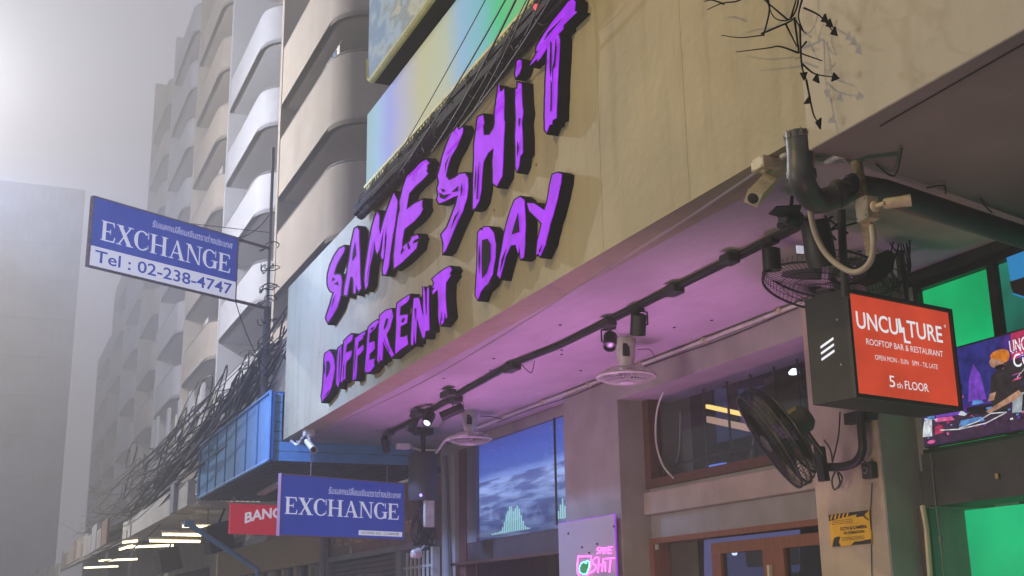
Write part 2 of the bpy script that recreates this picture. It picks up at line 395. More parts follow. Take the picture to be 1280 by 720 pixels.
def catenary(a, b, sag, n=10, jit=0):
    a, b = Vector(a), Vector(b); out = []
    for i in range(n+1):
        t = i/n; p = a.lerp(b, t); p.z -= sag*4*t*(1-t)
        if jit and 0 < i < n: p += Vector([random.uniform(-jit, jit) for _ in range(3)])
        out.append(p)
    return out
def smooth_path(pts, n=6):
    pts = [Vector(p) for p in pts]; out = []
    P = [pts[0]]+pts+[pts[-1]]
    for i in range(1, len(P)-2):
        for k in range(n):
            t = k/n; a, b, c, d = P[i-1:i+3]
            out.append(.5*((2*b)+(c-a)*t+(2*a-5*b+4*c-d)*t*t+(-a+3*b-3*c+d)*t**3))
    out.append(P[-2]); return out
def textmesh(body, size, shear=0, bold=0, align='LEFT', extrude=0.0):
    c = bpy.data.curves.new('lettering', 'FONT'); c.body = body; c.size = size; c.shear = shear; c.offset = bold; c.align_x = align; c.extrude = extrude
    c.resolution_u = 3
    o = bpy.data.objects.new('lettering', c); C.objects.link(o); bpy.context.view_layer.update()
    me = bpy.data.meshes.new_from_object(o.evaluated_get(bpy.context.evaluated_depsgraph_get()))
    vs = [v.co.copy() for v in me.vertices]; fs = [list(p.vertices) for p in me.polygons]
    bpy.data.objects.remove(o); bpy.data.curves.remove(c); bpy.data.meshes.remove(me)
    return vs, fs
def text_on(g, body, frame, u, v, height, width=None, m='white_glow', shear=0, bold=0, off=.004, extrude=0.0, thick=0, arc=None):
    """frame = (origin, ux, uy, normal); text baseline-left at (u,v) metres; fitted to height and width"""
    o, ux, uy, nn = frame
    vs, fs = textmesh(body, 1.0, shear, bold, extrude=0)
    if not vs: return
    x0 = min(p.x for p in vs); x1 = max(p.x for p in vs); y0 = min(p.y for p in vs); y1 = max(p.y for p in vs)
    sy = height/(y1-y0); sxx = (width/(x1-x0)) if width else sy
    out = []
    for p in vs:
        a = (p.x-x0)*sxx; b = (p.y-y0)*sy
        if arc:
            b += arc*4*((a/width)*(1-a/width))
        out.append(o+ux*(u+a)+uy*(v+b)+nn*off)
    k = len(g.v); g.add(out, fs, m)
# ------------------------------------------------------------------ ground
g = G(); g.box((-60, -30, -1.72), (2.2, 130, -1.62)); struct('road', g, 'asphalt')
g = G(); g.box((2.3, -30, -1.72), (60, 130, -1.5)); struct('pavement', g, 'pavement')
g = G(); g.box((2.2, -30, -1.72), (2.3, 130, -1.496)); struct('kerb', g, 'kerb')
g = G()
for k in range(16): g.box((-3.1, -20+k*9, -1.62), (-2.98, -16+k*9, -1.616))
struct('lane_marking', g, 'road_paint')
g = G(); g.box((-400, -400, -1.9), (400, 400, -1.73)); struct('ground', g, 'asphalt')
# ------------------------------------------------------------------ the bar building
D1, DP, D2, ZS = 3.225, 5.05, 5.34, 2.05
bar = thing('bar_building', 'bar building with plain grey fascia above a pink lit soffit', 'building', (5, 9, -1.5))
g = G(); g.box((D1, 4.03, ZS), (3.45, 14.42, 3.96)); fas = g.build('fascia', 'fascia', bar)
# sheet joint lines on the fascia (thin raised beads)
for px in (862, 752, 640, 548):
    g = G(); y = PX(px, 250, D1).y; g.box((D1-.0012, y-.003, ZS+.01), (D1+.01, y+.003, 3.95)); g.build('joint_bead', 'fascia', fas)
for k in range(9):
    rr = random.Random(40+k); y = rr.uniform(4.4, 13.8); z = rr.uniform(ZS+.15, 3.7); g = G(); g.lathe((D1, y, z), (-1, 0, 0), [(0, .012), (.004, .010)], 10); g.build('fixing', 'rusty', fas)
g = G(); g.box((3.452, 1.0, ZS), (5.6, 14.75, 2.3)); sof = g.build('soffit', 'soffit', bar)
g = G()
pts = [PZ(px, py, ZS-.002) for px, py in ((392, 543), (520, 482), (640, 412), (760, 335), (860, 272), (950, 212), (985, 190))]
g.tube(smooth_path(pts, 5), .009, 5); g.build('plaster_ridge', 'soffit', sof)
for k in range(14):
    rr = random.Random(70+k); g = G(); g.lathe((rr.uniform(3.6, 4.9), rr.uniform(4.6, 13.8), ZS), (0, 0, -1), [(0, .014), (.006, .010)], 8); g.build('fixing', 'black_metal', sof)
g = G(); g.box((D2, 6.0, .79), (5.6, 9.30, 1.02))   # wall band below the window
g.box((D2, 6.0, .59), (5.6, 9.30, .788)); g.build('lintel', 'plaster', bar)
g = G(); g.bevel_box((5.27, 6.60, .79), (5.339, 9.297, .985), .008); g.build('ledge', 'ledge_paint', bar)
g = G(); g.box((DP, 6.60, 1.80), (5.6, 9.298, 2.049)); g.build('ceiling_beam', 'plaster', bar)
g = G(); g.box((DP, 9.30, -1.5), (5.8, 10.40, 2.048)); g.build('pillar', 'plaster', bar)
g = G(); g.box((DP, 5.93, -1.5), (5.8, 6.598, 2.047), 'plaster_warm'); p2 = g.build('pillar', None, bar)
g = G(); g.box((D2-.02, 10.402, 1.93), (5.6, 14.6, 2.046)); g.build('ceiling_beam', 'plaster', bar)
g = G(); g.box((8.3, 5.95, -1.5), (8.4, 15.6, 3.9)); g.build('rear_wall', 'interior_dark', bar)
# upper storeys behind the fascia and panels
g = G(); g.box((3.6, -6, 2.31), (9, 10.9, 12)); g.build('upper_wall', 'charcoal', bar)
g = G(); g.box((9.1, -10, -1.5), (9.2, 15, 12)); g.build('back_wall', 'charcoal', bar)
# window between the pillars
zt, zb, y0, y1 = 1.80, 1.02, 6.60, 9.298
win = G()
win.box((5.30, y0, zb+.001), (5.42, y1, zb+.075)); win.box((5.30, y1-.10, zb+.076), (5.42, y1, zt)); win.box((5.30, y0, zb+.076), (5.42, y0+.05, zt))
win = win.build('window', 'brown_wood', bar)
g = G(); g.box((5.37, y0+.05, zb+.076), (5.376, y1-.10, zt-.001)); g.build('pane', 'glass', win)
for k in range(6):
    yb = PX(880+k*30, 500, 5.5).y
    g = G(); g.tube([(5.5, yb, zb+.076), (5.5, yb, zt)], .011, 6)
    g.build('window_bar', 'black_metal', win)
g = G(); g.tube([(5.5, y0+.05, zb+.2), (5.5, y1-.1, zb+.2)], .014, 6); g.build('rail', 'black_metal', win)
# the room behind the window
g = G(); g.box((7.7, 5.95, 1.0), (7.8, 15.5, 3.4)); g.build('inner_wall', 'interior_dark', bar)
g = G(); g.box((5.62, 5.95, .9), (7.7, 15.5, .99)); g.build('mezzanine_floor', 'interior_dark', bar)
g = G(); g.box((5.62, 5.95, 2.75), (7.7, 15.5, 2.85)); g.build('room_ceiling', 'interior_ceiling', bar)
# door frame and doors below
g = G()
g.box((5.30, 6.6, .545), (5.46, 9.28, .589)); g.box((5.30, 9.21, -1.5), (5.46, 9.28, .544)); g.box((5.30, 6.6, -1.5), (5.46, 6.66, .544))
g.build('door_frame', 'door_wood', bar)
def leaf(ya, yb, sw):
    d = G(); z1 = .50
    d.box((5.34, ya, z1-.085), (5.40, yb, z1)); d.box((5.34, ya, -1.48), (5.40, ya+sw, z1-.086)); d.box((5.34, yb-sw, -1.48), (5.40, yb, z1-.086))
    d.box((5.34, ya+sw, -1.48), (5.40, yb-sw, -1.2)); d = d.build('door', 'door_wood', bar)
    q = G(); q.box((5.365, ya+sw, -1.2), (5.37, yb-sw, z1-.086)); q.build('pane', 'glass_dark', d)
    return d
pA = PX(889, 690, 5.34).y; pB = PX(966, 690, 5.34).y
leaf(pB+.002, pA, .13); dr = leaf(6.67, pB, .13)
g = G(); q = PX(962, 700, 5.33); g.box((5.31, q.y-.012, .1), (5.338, q.y+.012, .30)); g.build('handle', 'white_plastic', dr)
g = G(); q = PX(820, 684, 5.33); g.obox(q, (.012, 0, 0), (0, .028, 0), (0, 0, .022)); g.build('latch', 'white_plastic', bar)
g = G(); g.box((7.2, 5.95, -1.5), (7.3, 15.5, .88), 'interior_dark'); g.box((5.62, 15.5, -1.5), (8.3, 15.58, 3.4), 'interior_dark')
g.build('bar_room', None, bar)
# objects seen in the rooms
g = G()
for a, b in (((884, 508), (948, 522)),):
    A = PX(*a, 6.6); B = PX(*b, 6.6); g.obox((A+B)/2, (.03, 0, 0), (B-A)/2, (0, 0, .02))
s_ = g.build('led_strip', 'warm_strip'); tag(s_, 'warm yellow light strip glowing inside the barred window', 'light strip')
g = G(); A = PX(884, 524, 6.62); B = PX(950, 538, 6.62); g.obox((A+B)/2, (.03, 0, 0), (B-A)/2, (0, 0, .03))
s_ = g.build('shelf_glow', 'tube_warm'); M_ = emat('shelf_light', (.65, .38, .28), .8); s_.data.materials[0] = M_
s_.name = 'lit_shelf'; tag(s_, 'dull lit shelf just under the yellow strip inside the window', 'shelf')
g = G(); A = PX(885, 583, 6.4); B = PX(906, 579, 6.4)
for k in range(4):
    g.obox((A+B)/2+Vector((0, 0, -.02*k)), (.02, 0, 0), (B-A)/2, (0, 0, .006))
s_ = g.build('blue_display', 'room_blue'); s_.data.materials[0] = emat('display_blue', (.12, .22, .75), 1); tag(s_, 'small striped blue display behind the window sill', 'display')
g = G(); q = PX(992, 461, 6.7); g.lathe(q, (0, 0, -1), [(0, .02), (.03, .05), (.05, .045)], 12)
s_ = g.build('ceiling_lamp', 'cool_light'); tag(s_, 'small bright white lamp inside the window near the black fan', 'lamp')
g = G(); g.tube(smooth_path([PX(997, 424, 5.27), PX(930, 440, 5.24), PX(862, 464, 5.24), PX(836, 480, 5.25), PX(822, 510, 5.26), PX(820, 550, 5.27), PX(828, 580, 5.28), PX(842, 598, 5.29)], 6), .009, 6)
tag(g.build('white_hose', 'white_plastic'), 'white hose arching along the top and left of the barred window', 'hose')
g = G(); g.tube(smooth_path([PX(846, 577, 5.5), PX(850, 560, 5.5), PX(851, 515, 5.5)], 4), .012, 6)
g.tube([PX(930, 500, 6.2), PX(945, 545, 6.2)], .02, 6); g.tube([PX(944, 545, 6.2), PX(938, 575, 6.2)], .018, 6)
tag(g.build('pale_pipework', 'steel'), 'pale bent pipes hanging inside the barred window', 'pipe')
g = G(); A = PX(905, 435, 7.0)
g.obox(PX(915, 470, 7.0), (.02, 0, 0), (0, .06, 0), (0, 0, .5), 'interior_ceiling'); g.obox(PX(862, 520, 6.9), (.2, 0, 0), (0, .2, 0), (0, 0, .9), 'black_paint')
g.obox(PX(1000, 500, 7.2), (.2, 0, 0), (0, .3, 0), (0, 0, .25), 'dark_beam')
tag(g.build('room_furniture', None), 'dark cupboards standing in the dim room behind the window', 'furniture')
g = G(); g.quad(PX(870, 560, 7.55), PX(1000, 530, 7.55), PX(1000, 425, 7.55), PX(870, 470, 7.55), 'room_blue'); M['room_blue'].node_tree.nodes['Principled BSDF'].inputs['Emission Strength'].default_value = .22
tag(g.build('blue_lit_wall_panel', None), 'dim blue lit panel on the far wall of the room', 'wall panel')
g = G(); g.quad(PX(880, 730, 7.15), PX(1030, 700, 7.15), PX(1030, 650, 7.15), PX(880, 672, 7.15), 'doorway_blue') if False else None
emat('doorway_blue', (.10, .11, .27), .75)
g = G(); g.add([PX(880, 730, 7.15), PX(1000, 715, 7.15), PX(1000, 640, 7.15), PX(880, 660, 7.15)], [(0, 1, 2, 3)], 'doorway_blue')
tag(g.build('blue_backdrop', None), 'blue lit backdrop seen through the wooden doors', 'backdrop')
g = G(); q = PX(918, 689, 7.0); g.lathe(q, (0, 0, -1), [(0, .02), (.02, .03), (.04, .02)], 10); tag(g.build('bulb', 'cool_light'), 'small white bulb glowing behind the glass of the left door', 'lamp')
g = G(); q = PX(958, 700, 6.6); g.bevel_box((q.x, q.y-.25, q.z-.05), (q.x+.2, q.y+.35, q.z+.12), .02); tag(g.build('air_conditioner', 'white_plastic'), 'white air conditioner on the wall behind the wooden doors', 'air conditioner')
# left bay with the LED screen
ya, yb = 10.402, 13.55
g = G(); g.box((D2-.01, ya, .56), (5.6, 13.93, .798)); g.build('lintel', 'dark_beam', bar)
g = G(); g.box((5.26, ya, .545), (5.33, 14.2, .575)); g.box((5.262, 13.9, -1.5), (5.33, 14.2, .544)); g.build('door_frame', 'brown_wood', bar)
g = G(); g.box((D2-.015, 13.40, .80), (D2+.1, 13.70, 1.93), 'plaster_blue'); g.box((D2-.03, 13.701, -1.5), (D2+.1, 13.93, 1.94), 'brown_wood'); g.box((D2-.08, 13.932, -1.5), (D2+.2, 14.4, 2.04), 'plaster')
g.build('mullion', None, bar)
scr = thing('video_screen', 'large video screen showing blue desert dunes under stars', 'screen', (5.35, 11.7, .85))
g = G(); g.quad((D2+.02, 13.38, .81), (D2+.02, 10.40, .81), (D2+.02, 10.40, 1.925), (D2+.02, 13.38, 1.925), 'desert_picture'); g.build('picture', None, scr)
g = G(); g.box((D2+.021, 10.40, .80), (D2+.12, 13.395, 1.93)); g.build('cabinet', 'black_plastic', scr)
g = G()
rnd = random.Random(3)
hs = [.02, .02, .03, .02, .03, .04, .09, .16, .27, .31, .38, .37, .29, .33, .36, .31, .22, .13, .06, .03, .02]
for i, h in enumerate(hs):
    y = 12.98-i*.052; g.box((D2+.012, y-.011, .85), (D2+.018, y+.011, .85+h*.75))
for i, h in enumerate((.08, .14, .2, .12, .26, .16)):
    y = 11.20-i*.05; g.box((D2+.012, y-.010, .90), (D2+.018, y+.010, .90+h)); 
islands(g, 'level_bar', 'bar_cyan', scr)
g = G(); g.box((D2-.03, 11.165, .84), (D2-.01, 11.18, 1.93)); g.build('glass_joint', 'black_plastic', scr)
g = G(); g.box((D2-.012, 10.402, .80), (D2-.006, 13.398, 1.93)); g.build('glass_front', 'glass', scr)
# ------------------------------------------------------------------ lettering of the facade
def outline_offset(poly, d):
    a = sum(poly[i][0]*poly[(i+1) % len(poly)][1]-poly[(i+1) % len(poly)][0]*poly[i][1] for i in range(len(poly)))
    sgn = 1 if a > 0 else -1; out = []; n = len(poly)
    for i in range(n):
        p0, p1, p2 = Vector(poly[i-1]), Vector(poly[i]), Vector(poly[(i+1) % n])
        e1 = (p1-p0).normalized(); e2 = (p2-p1).normalized()
        n1 = Vector((e1.y, -e1.x))*sgn; n2 = Vector((e2.y, -e2.x))*sgn
        m = n1+n2
        if m.length < .25: m = n1
        m.normalize(); k = min(1.7, 1/max(.45, m.dot(n1))); out.append(p1+m*d*k)
    return out
def T(ox, oy, s, pts): return [(ox+x/s, oy+y/s) for x, y in pts]
LET = []
LET.append(('S', 1, [T(400, 300, 6.26, [(185,52),(192,65),(180,100),(150,150),(125,200),(108,255),(110,275),(135,270),(155,272),(165,290),(168,330),(160,430),(130,530),(95,590),(62,645),(48,610),(60,570),(80,510),(100,440),(110,410),(85,400),(68,375),(60,340),(62,270),(80,200),(110,130),(150,70)])],
   [T(400, 300, 6.26, [(98,290),(118,310),(92,322)]), T(400, 300, 6.26, [(137,322),(142,356),(108,345)]), T(400, 300, 6.26, [(120,425),(108,470),(88,525),(100,470)])]))
LET.append(('A', 1, [T(400, 270, 5.54, [(240,90),(255,80),(268,100),(270,200),(275,350),(282,500),(268,520),(258,500),(248,470),(243,535),(232,530),(232,440),(222,415),(208,425),(198,480),(185,550),(165,545),(170,500),(185,420),(195,350),(210,260),(220,180)])],
   [T(400, 270, 5.54, [(242,180),(248,270),(225,310),(222,295),(230,230)])]))
LET.append(('M', 1, [T(440, 225, 5.76, [(182,232),(195,260),(193,350),(200,400),(215,350),(245,240),(275,160),(300,95),(325,150),(322,200),(305,330),(285,440),(270,540),(262,620),(240,680),(225,680),(222,640),(235,560),(250,420),(245,340),(235,400),(225,560),(215,570),(208,540),(222,430),(235,320),(215,400),(195,500),(180,530),(170,500),(162,430),(150,520),(125,620),(110,760),(97,784),(90,720),(105,580),(125,450),(145,340),(165,270)])],
   [T(440, 225, 5.76, [(152,440),(135,520),(112,660),(104,740),(122,600)])]))
LET.append(('E', 1, [T(480, 180, 4, [(210,78),(225,95),(213,108),(215,120),(210,135),(218,148),(190,180),(155,210),(125,245),(110,330),(150,300),(190,280),(188,310),(192,325),(180,350),(150,385),(100,425),(90,480),(88,520),(110,500),(130,488),(140,465),(165,455),(172,470),(150,480),(140,500),(167,490),(160,520),(130,550),(90,590),(50,620),(48,560),(55,500),(60,440),(70,370),(80,330),(78,290),(95,220),(115,160),(150,130),(180,95)])],
   [T(480, 180, 4, [(92,515),(98,530),(84,552),(82,540)]), T(480, 180, 4, [(118,488),(130,520),(122,528),(114,505)])]))
LET.append(('S', 1, [T(530, 140, 4.5, [(212,85),(218,95),(214,120),(205,140),(180,200),(150,250),(130,310),(120,360),(140,385),(175,370),(200,350),(228,345),(245,370),(247,420),(240,480),(215,560),(185,620),(160,680),(140,730),(118,780),(107,793),(110,740),(98,690),(130,650),(150,600),(180,520),(192,468),(160,478),(120,500),(85,512),(73,490),(82,465),(75,430),(85,400),(78,360),(95,300),(105,250),(130,180),(155,120),(172,105),(185,85),(195,105)])],
   [T(530, 140, 4.5, [(92,430),(120,438),(105,452)]), T(530, 140, 4.5, [(192,415),(188,445),(152,452)]), T(530, 140, 4.5, [(85,452),(108,468),(150,458),(112,490),(88,482)]), T(530, 140, 4.5, [(212,400),(215,440),(206,475),(205,430)]), T(530, 140, 4.5, [(142,245),(125,290),(118,340),(118,290)]), T(530, 140, 4.5, [(200,550),(170,615),(150,660),(170,590)])]))
LET.append(('H', 1, [T(585, 60, 4.5, [(55,390),(66,384),(82,378),(88,420),(82,440),(86,490),(120,490),(145,450),(152,420),(150,370),(160,290),(172,205),(176,240),(190,246),(200,230),(202,300),(200,400),(205,420),(200,500),(196,600),(190,720),(160,775),(140,760),(138,640),(145,560),(110,590),(85,640),(76,720),(72,800),(60,860),(38,900),(27,905),(30,800),(32,700),(35,620),(35,540),(45,470)])],
   [T(585, 60, 4.5, [(62,640),(60,720),(52,850),(46,850),(54,720)]), T(585, 60, 4.5, [(44,660),(45,720),(38,820),(36,760)])]))
LET.append(('i', 1, [T(585, 60, 4.5, [(275,75),(286,66),(298,70),(298,110),(285,145),(268,165),(265,140),(272,110)]), T(585, 60, 4.5, [(268,230),(278,230),(280,195),(298,200),(300,260),(308,360),(300,420),(305,500),(305,590),(290,610),(285,660),(275,690),(268,670),(268,600),(265,500),(270,400),(266,300)])],
   [T(585, 60, 4.5, [(285,392),(293,400),(286,445),(282,420)]), T(585, 60, 4.5, [(277,525),(284,560),(276,610),(274,570)])]))
LET.append(('T', 1, [T(650, 0, 4, [(262,-5),(275,10),(270,55),(282,60),(240,100),(215,125),(213,145),(185,175),(145,215),(100,290),(85,305),(90,285),(50,325),(75,280),(95,245),(80,255),(85,230),(120,170),(160,110),(210,50),(240,10)]), T(650, 0, 4, [(135,215),(160,205),(190,172),(197,200),(190,330),(185,480),(180,590),(160,600),(158,620),(145,625),(132,660),(125,650),(125,500),(130,380),(135,300)])],
   [T(650, 0, 4, [(150,205),(157,215),(156,350),(150,385),(147,330)]), T(650, 0, 4, [(153,400),(158,420),(157,550),(151,560)]), T(650, 0, 4, [(177,190),(182,240),(175,330),(165,345),(163,420),(160,340),(170,300)]), T(650, 0, 4, [(210,90),(170,140),(120,200),(140,160)])]))
LET.append(('D', 2, [T(395, 400, 6.55, [(95,262),(108,252),(128,278),(145,320),(152,390),(142,460),(125,540),(100,600),(65,640),(48,665),(45,620),(55,560),(60,480),(65,400),(68,310),(75,275)])],
   [T(395, 400, 6.55, [(85,335),(102,335),(114,365),(112,400),(98,445),(82,475),(80,420)]), T(395, 400, 6.55, [(68,330),(72,400),(66,450),(64,420)]), T(395, 400, 6.55, [(104,570),(98,600),(62,628),(85,600)])]))
LET.append(('I', 2, [T(395, 400, 6.55, [(182,232),(192,225),(205,212),(203,350),(193,480),(180,548),(165,520),(171,380)])], [T(395, 400, 6.55, [(192,235),(196,300),(184,500),(184,380)])]))
LET.append(('F', 2, [T(395, 400, 6.55, [(230,170),(260,140),(290,118),(300,125),(290,165),(250,200),(240,270),(290,252),(285,290),(272,318),(250,335),(240,370),(236,480),(222,490),(220,440),(212,505),(203,505),(210,430),(220,330),(225,250)])], [T(395, 400, 6.55, [(230,340),(222,480),(218,470),(222,380)])]))
LET.append(('F', 2, [T(395, 400, 6.55, [(322,150),(360,120),(400,93),(395,120),(380,130),(382,148),(345,180),(335,245),(385,205),(385,240),(360,275),(335,295),(331,400),(322,490),(315,440),(310,490),(300,490),(308,380),(315,250)])], [T(395, 400, 6.55, [(326,200),(322,300),(314,430),(316,300)])]))
LET.append(('E', 2, [T(395, 400, 6.55, [(430,60),(465,25),(500,3),(512,12),(495,40),(480,70),(455,90),(435,115),(430,190),(475,175),(478,230),(460,255),(435,275),(432,335),(455,322),(478,318),(470,345),(475,375),(440,420),(410,430),(400,410),(405,340),(415,250),(420,150)])], [T(395, 400, 6.55, [(450,65),(475,55),(465,78),(445,82)])]))
LET.append(('R', 2, [T(470, 325, 4.97, [(25,345),(60,315),(95,306),(104,350),(85,420),(62,465),(85,540),(110,590),(95,602),(62,545),(42,500),(36,620),(25,625),(22,560),(15,640),(8,620),(13,500),(18,420)])],
   [T(470, 325, 4.97, [(62,365),(75,362),(66,405),(48,435),(48,410)]), T(470, 325, 4.97, [(50,480),(60,520),(85,575),(74,560),(54,510)])]))
LET.append(('E', 2, [T(470, 325, 4.97, [(132,270),(165,245),(208,218),(204,240),(190,262),(150,290),(145,345),(195,340),(190,390),(150,412),(147,480),(175,478),(190,470),(197,522),(150,555),(120,582),(120,540),(125,450),(127,330)])], [T(470, 325, 4.97, [(165,362),(180,360),(168,390),(155,385)])]))
LET.append(('N', 2, [T(470, 325, 4.97, [(236,238),(262,235),(270,260),(285,330),(326,425),(318,440),(305,440),(300,480),(290,482),(268,410),(252,350),(250,420),(243,520),(236,400),(228,528),(218,525),(222,400),(230,290)]), T(470, 325, 4.97, [(293,162),(302,200),(308,330),(316,350),(318,180),(325,168),(327,330),(329,435),(314,432),(298,380),(293,300)])],
   [T(470, 325, 4.97, [(247,300),(242,380),(238,300)])]))
LET.append(('T', 2, [T(470, 325, 4.97, [(350,118),(372,98),(400,75),(430,55),(457,43),(468,60),(455,85),(462,95),(432,140),(430,250),(439,350),(434,365),(427,310),(418,385),(405,402),(400,340),(393,400),(387,350),(388,250),(383,180),(352,212),(350,195),(365,170),(350,172),(362,145)])], [T(470, 325, 4.97, [(404,320),(408,370),(403,380)])]))
LET.append(('D', 2, [T(585, 200, 3.79, [(48,345),(58,330),(65,338),(75,318),(98,318),(120,345),(130,400),(128,460),(115,540),(90,590),(60,620),(45,660),(36,640),(38,600),(44,500),(46,400)])],
   [T(585, 200, 3.79, [(66,380),(90,372),(106,400),(106,470),(88,535),(66,560),(64,480)]), T(585, 200, 3.79, [(52,400),(56,460),(52,540),(48,480)]), T(585, 200, 3.79, [(108,575),(102,592),(68,612),(80,598)])]))
LET.append(('A', 2, [T(585, 200, 3.79, [(222,190),(245,175),(265,190),(270,280),(268,400),(262,460),(250,468),(243,400),(236,440),(226,400),(200,405),(175,460),(150,560),(138,545),(150,470),(170,360),(195,260)])],
   [T(585, 200, 3.79, [(236,250),(242,340),(206,352),(220,300)]), T(585, 200, 3.79, [(180,420),(160,500),(150,530),(158,470)])]))
LET.append(('Y', 2, [T(585, 200, 3.79, [(400,70),(425,60),(442,68),(438,110),(412,220),(388,300),(365,400),(340,455),(333,440),(324,448),(330,380),(350,300),(335,285),(290,240),(280,205),(310,205),(362,240),(375,200),(388,120)])],
   [T(585, 200, 3.79, [(350,400),(338,440),(334,430)])]))
DF = D1-.085
rows = {1: thing('letter_sign', 'upper row of brush letters on the fascia reading SAME SHIT in glowing purple', 'sign', (D1-.05, 9, 3.0), 'brush lettering of the bar'),
        2: thing('letter_sign', 'lower row of brush letters on the fascia reading DIFFERENT DAY in glowing purple', 'sign', (D1-.05, 9, 2.3), 'brush lettering of the bar')}
for ch, row, polys, holes in LET:
    g = G(); off = 1.9 if row == 1 else 1.5
    def densify(p):
        out = []
        for i in range(len(p)):
            a = Vector(p[i]); b = Vector(p[(i+1) % len(p)]); L = (b-a).length; k = max(1, int(L/9))
            for j in range(k):
                q = a.lerp(b, j/k)
                if 0 < j: q += Vector((random.uniform(-.35, .35), random.uniform(-.35, .35)))
                out.append(q)
        return out
    dp = [densify(p) for p in polys]
    for i, p in enumerate(dp):
        ol = outline_offset([tuple(q) for q in p], off)
        d = DF+.0012*i
        g.prism([PX(x, y, d) for x, y in ol], (D1-d+.01, 0, 0))
    lt = g.build('letter', 'letter_side', rows[row])
    f = G()
    for i, p in enumerate(dp):
        f.prism([PX(x, y, DF-.006-.0012*i) for x, y in p], (.005, 0, 0))
    f.build('letter_face', 'purple_glow', lt)
    if holes:
        h = G()
        for i, p in enumerate(holes): h.prism([PX(x, y, DF-.0125-.001*i) for x, y in p], (.003, 0, 0))
        islands(h, 'brush_gap', 'letter_side', lt)
# ------------------------------------------------------------------ upper lit panels
pan = thing('led_wash_banner', 'long banner over the fascia with blue, cream and green LED wash painted as glow', 'banner', (3.3, 5, 4.1))
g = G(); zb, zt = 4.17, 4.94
g.quad((D1, 11.05, zb), (D1, -1, zb), (D1, -1, zt), (D1, 11.05, zt), 'panel_led_wash'); g.build('print', None, pan)  # glowing face carries the painted LED wash
bpy.data.materials['panel_led_wash']
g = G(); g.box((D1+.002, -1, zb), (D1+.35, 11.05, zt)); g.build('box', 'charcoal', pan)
g = G(); g.box((D1-.02, -1, zb-.03), (D1+.05, 11.06, zb-.002))
y = 11.0
while y > 3:
    g.add([(D1-.012, y, zb-.03), (D1-.012, y-.035, zb-.03), (D1-.012+random.uniform(-.01, .01), y-.02, zb-.03-random.uniform(.05, .09))], [(0, 1, 2)]); y -= .075
g.build('trim', 'yellow_trim', pan)
rk = thing('rock_banner', 'upper banner with a grey rock print and yellow rounded bottom edge', 'banner', (3.2, 5, 5.2))
xr = 3.10
g = G(); zb2 = 5.10
g.quad((xr, 10.62, zb2), (xr, -1, zb2), (xr, -1, 7.6), (xr, 10.62, 7.6), 'rock_print'); g.build('print', None, rk)
g = G(); g.box((xr+.002, -1, zb2), (3.6, 10.62, 7.6)); g.build('box', 'black_paint', rk)
g = G(); g.tube([(xr+.02, 10.64, zb2+.25), (xr+.02, 10.63, zb2+.05), (xr+.02, 10.55, zb2-.01), (xr+.02, -1, zb2-.01)], .035, 8); g.build('edge_trim', 'yellow_trim', rk, True)
# ------------------------------------------------------------------ thick bundle of cables along the top of the fascia
cb = thing('cable_bundle', 'thick black bundle of cables strapped along the top of the fascia', 'cables', (3.1, 9, 3.9))
def along(pxs, D, n=40):
    return [PX(a, b, D) for a, b in pxs]
c0 = PX(450, 262, 3.13); c1 = PX(700, -12, 3.13)
for k in range(13):
    ang = k*2.4; r = .07*math.sqrt((k+.5)/13)
    pts = []
    for i in range(26):
        t = -.0+i/25*1.5; p = c0.lerp(c1, t); a = ang+.25*math.sin(t*4+k)
        pts.append(p+Vector((r*math.cos(a)*.6, 0, r*1.25*math.sin(a)))+Vector((0, 0, random.uniform(-.008, .008))))
    g = G(); g.tube(pts, random.uniform(.026, .04), 7); g.build('cable', 'cable_black', cb, True)
g = G()
for i in range(12):
    t = .04+i*.09; p = c0.lerp(c1, t); g.tube([p+Vector((.07*math.cos(a), .01*math.sin(a*2), .115*math.sin(a))) for a in [k*math.pi/6 for k in range(12)]], .006, 5, closed=True)
islands(g, 'strap', 'cable_grey', cb)
g = G()
for i in range(22):
    t = random.uniform(.05, 1.1); p = c0.lerp(c1, t)+Vector((-.06, 0, -.09)); q = p+Vector((random.uniform(-.03, .02), random.uniform(-.08, .08), random.uniform(-.12, -.02)))
    g.tube([p, (p+q)/2+Vector((0, .02, .01)), q], .004, 4)
islands(g, 'loose_tie', 'cable_black', cb)
for i, (a, b) in enumerate((((452, 268), (612, -10)), ((500, 215), (640, -15)), ((540, 190), (652, -15)), ((560, 172), (664, -12)), ((585, 150), (668, -15)), ((575, 160), (700, -20)), ((645, 60), (678, -10)))):
    A = PX(*a, 3.08); B = PX(*b, 3.0); g = G(); g.tube(catenary(A, B, .05), .0045+.002*(i % 3), 5)
    tag(g.build('overhead_wire', 'cable_black'), ['thin wire rising from the left end of the cable bundle', 'thin wire crossing the cream part of the banner', 'wire crossing the pale blue part of the banner', 'wire beside the green part of the banner', 'slanting wire over the green part of the banner', 'wire lying close above the black bundle', 'short wire at the top over the red light'][i], 'wire', 'wires over the lit banner')
g = G(); q = PX(671, 9, 3.04); g.lathe(q, (-1, 0, 0), [(0, .02), (.012, .022), (.02, .012)], 10); tag(g.build('red_indicator', 'red_led'), 'small red light among the cables at the top edge', 'light')
g = G(); q = PX(655, 46, 3.2)
for a, b in (((648, 52), (660, 40)), ((655, 60), (672, 36)), ((700, 22), (690, 8)), ((690, 30), (706, 10)), ((676, 40), (700, 24))):
    g.tube([PX(*a, 3.19), PX(*b, 3.19)], .012, 5)
tag(g.build('bracket_ties', 'cable_grey'), 'pale metal ties between the cable bundle and the letter T', 'bracket')
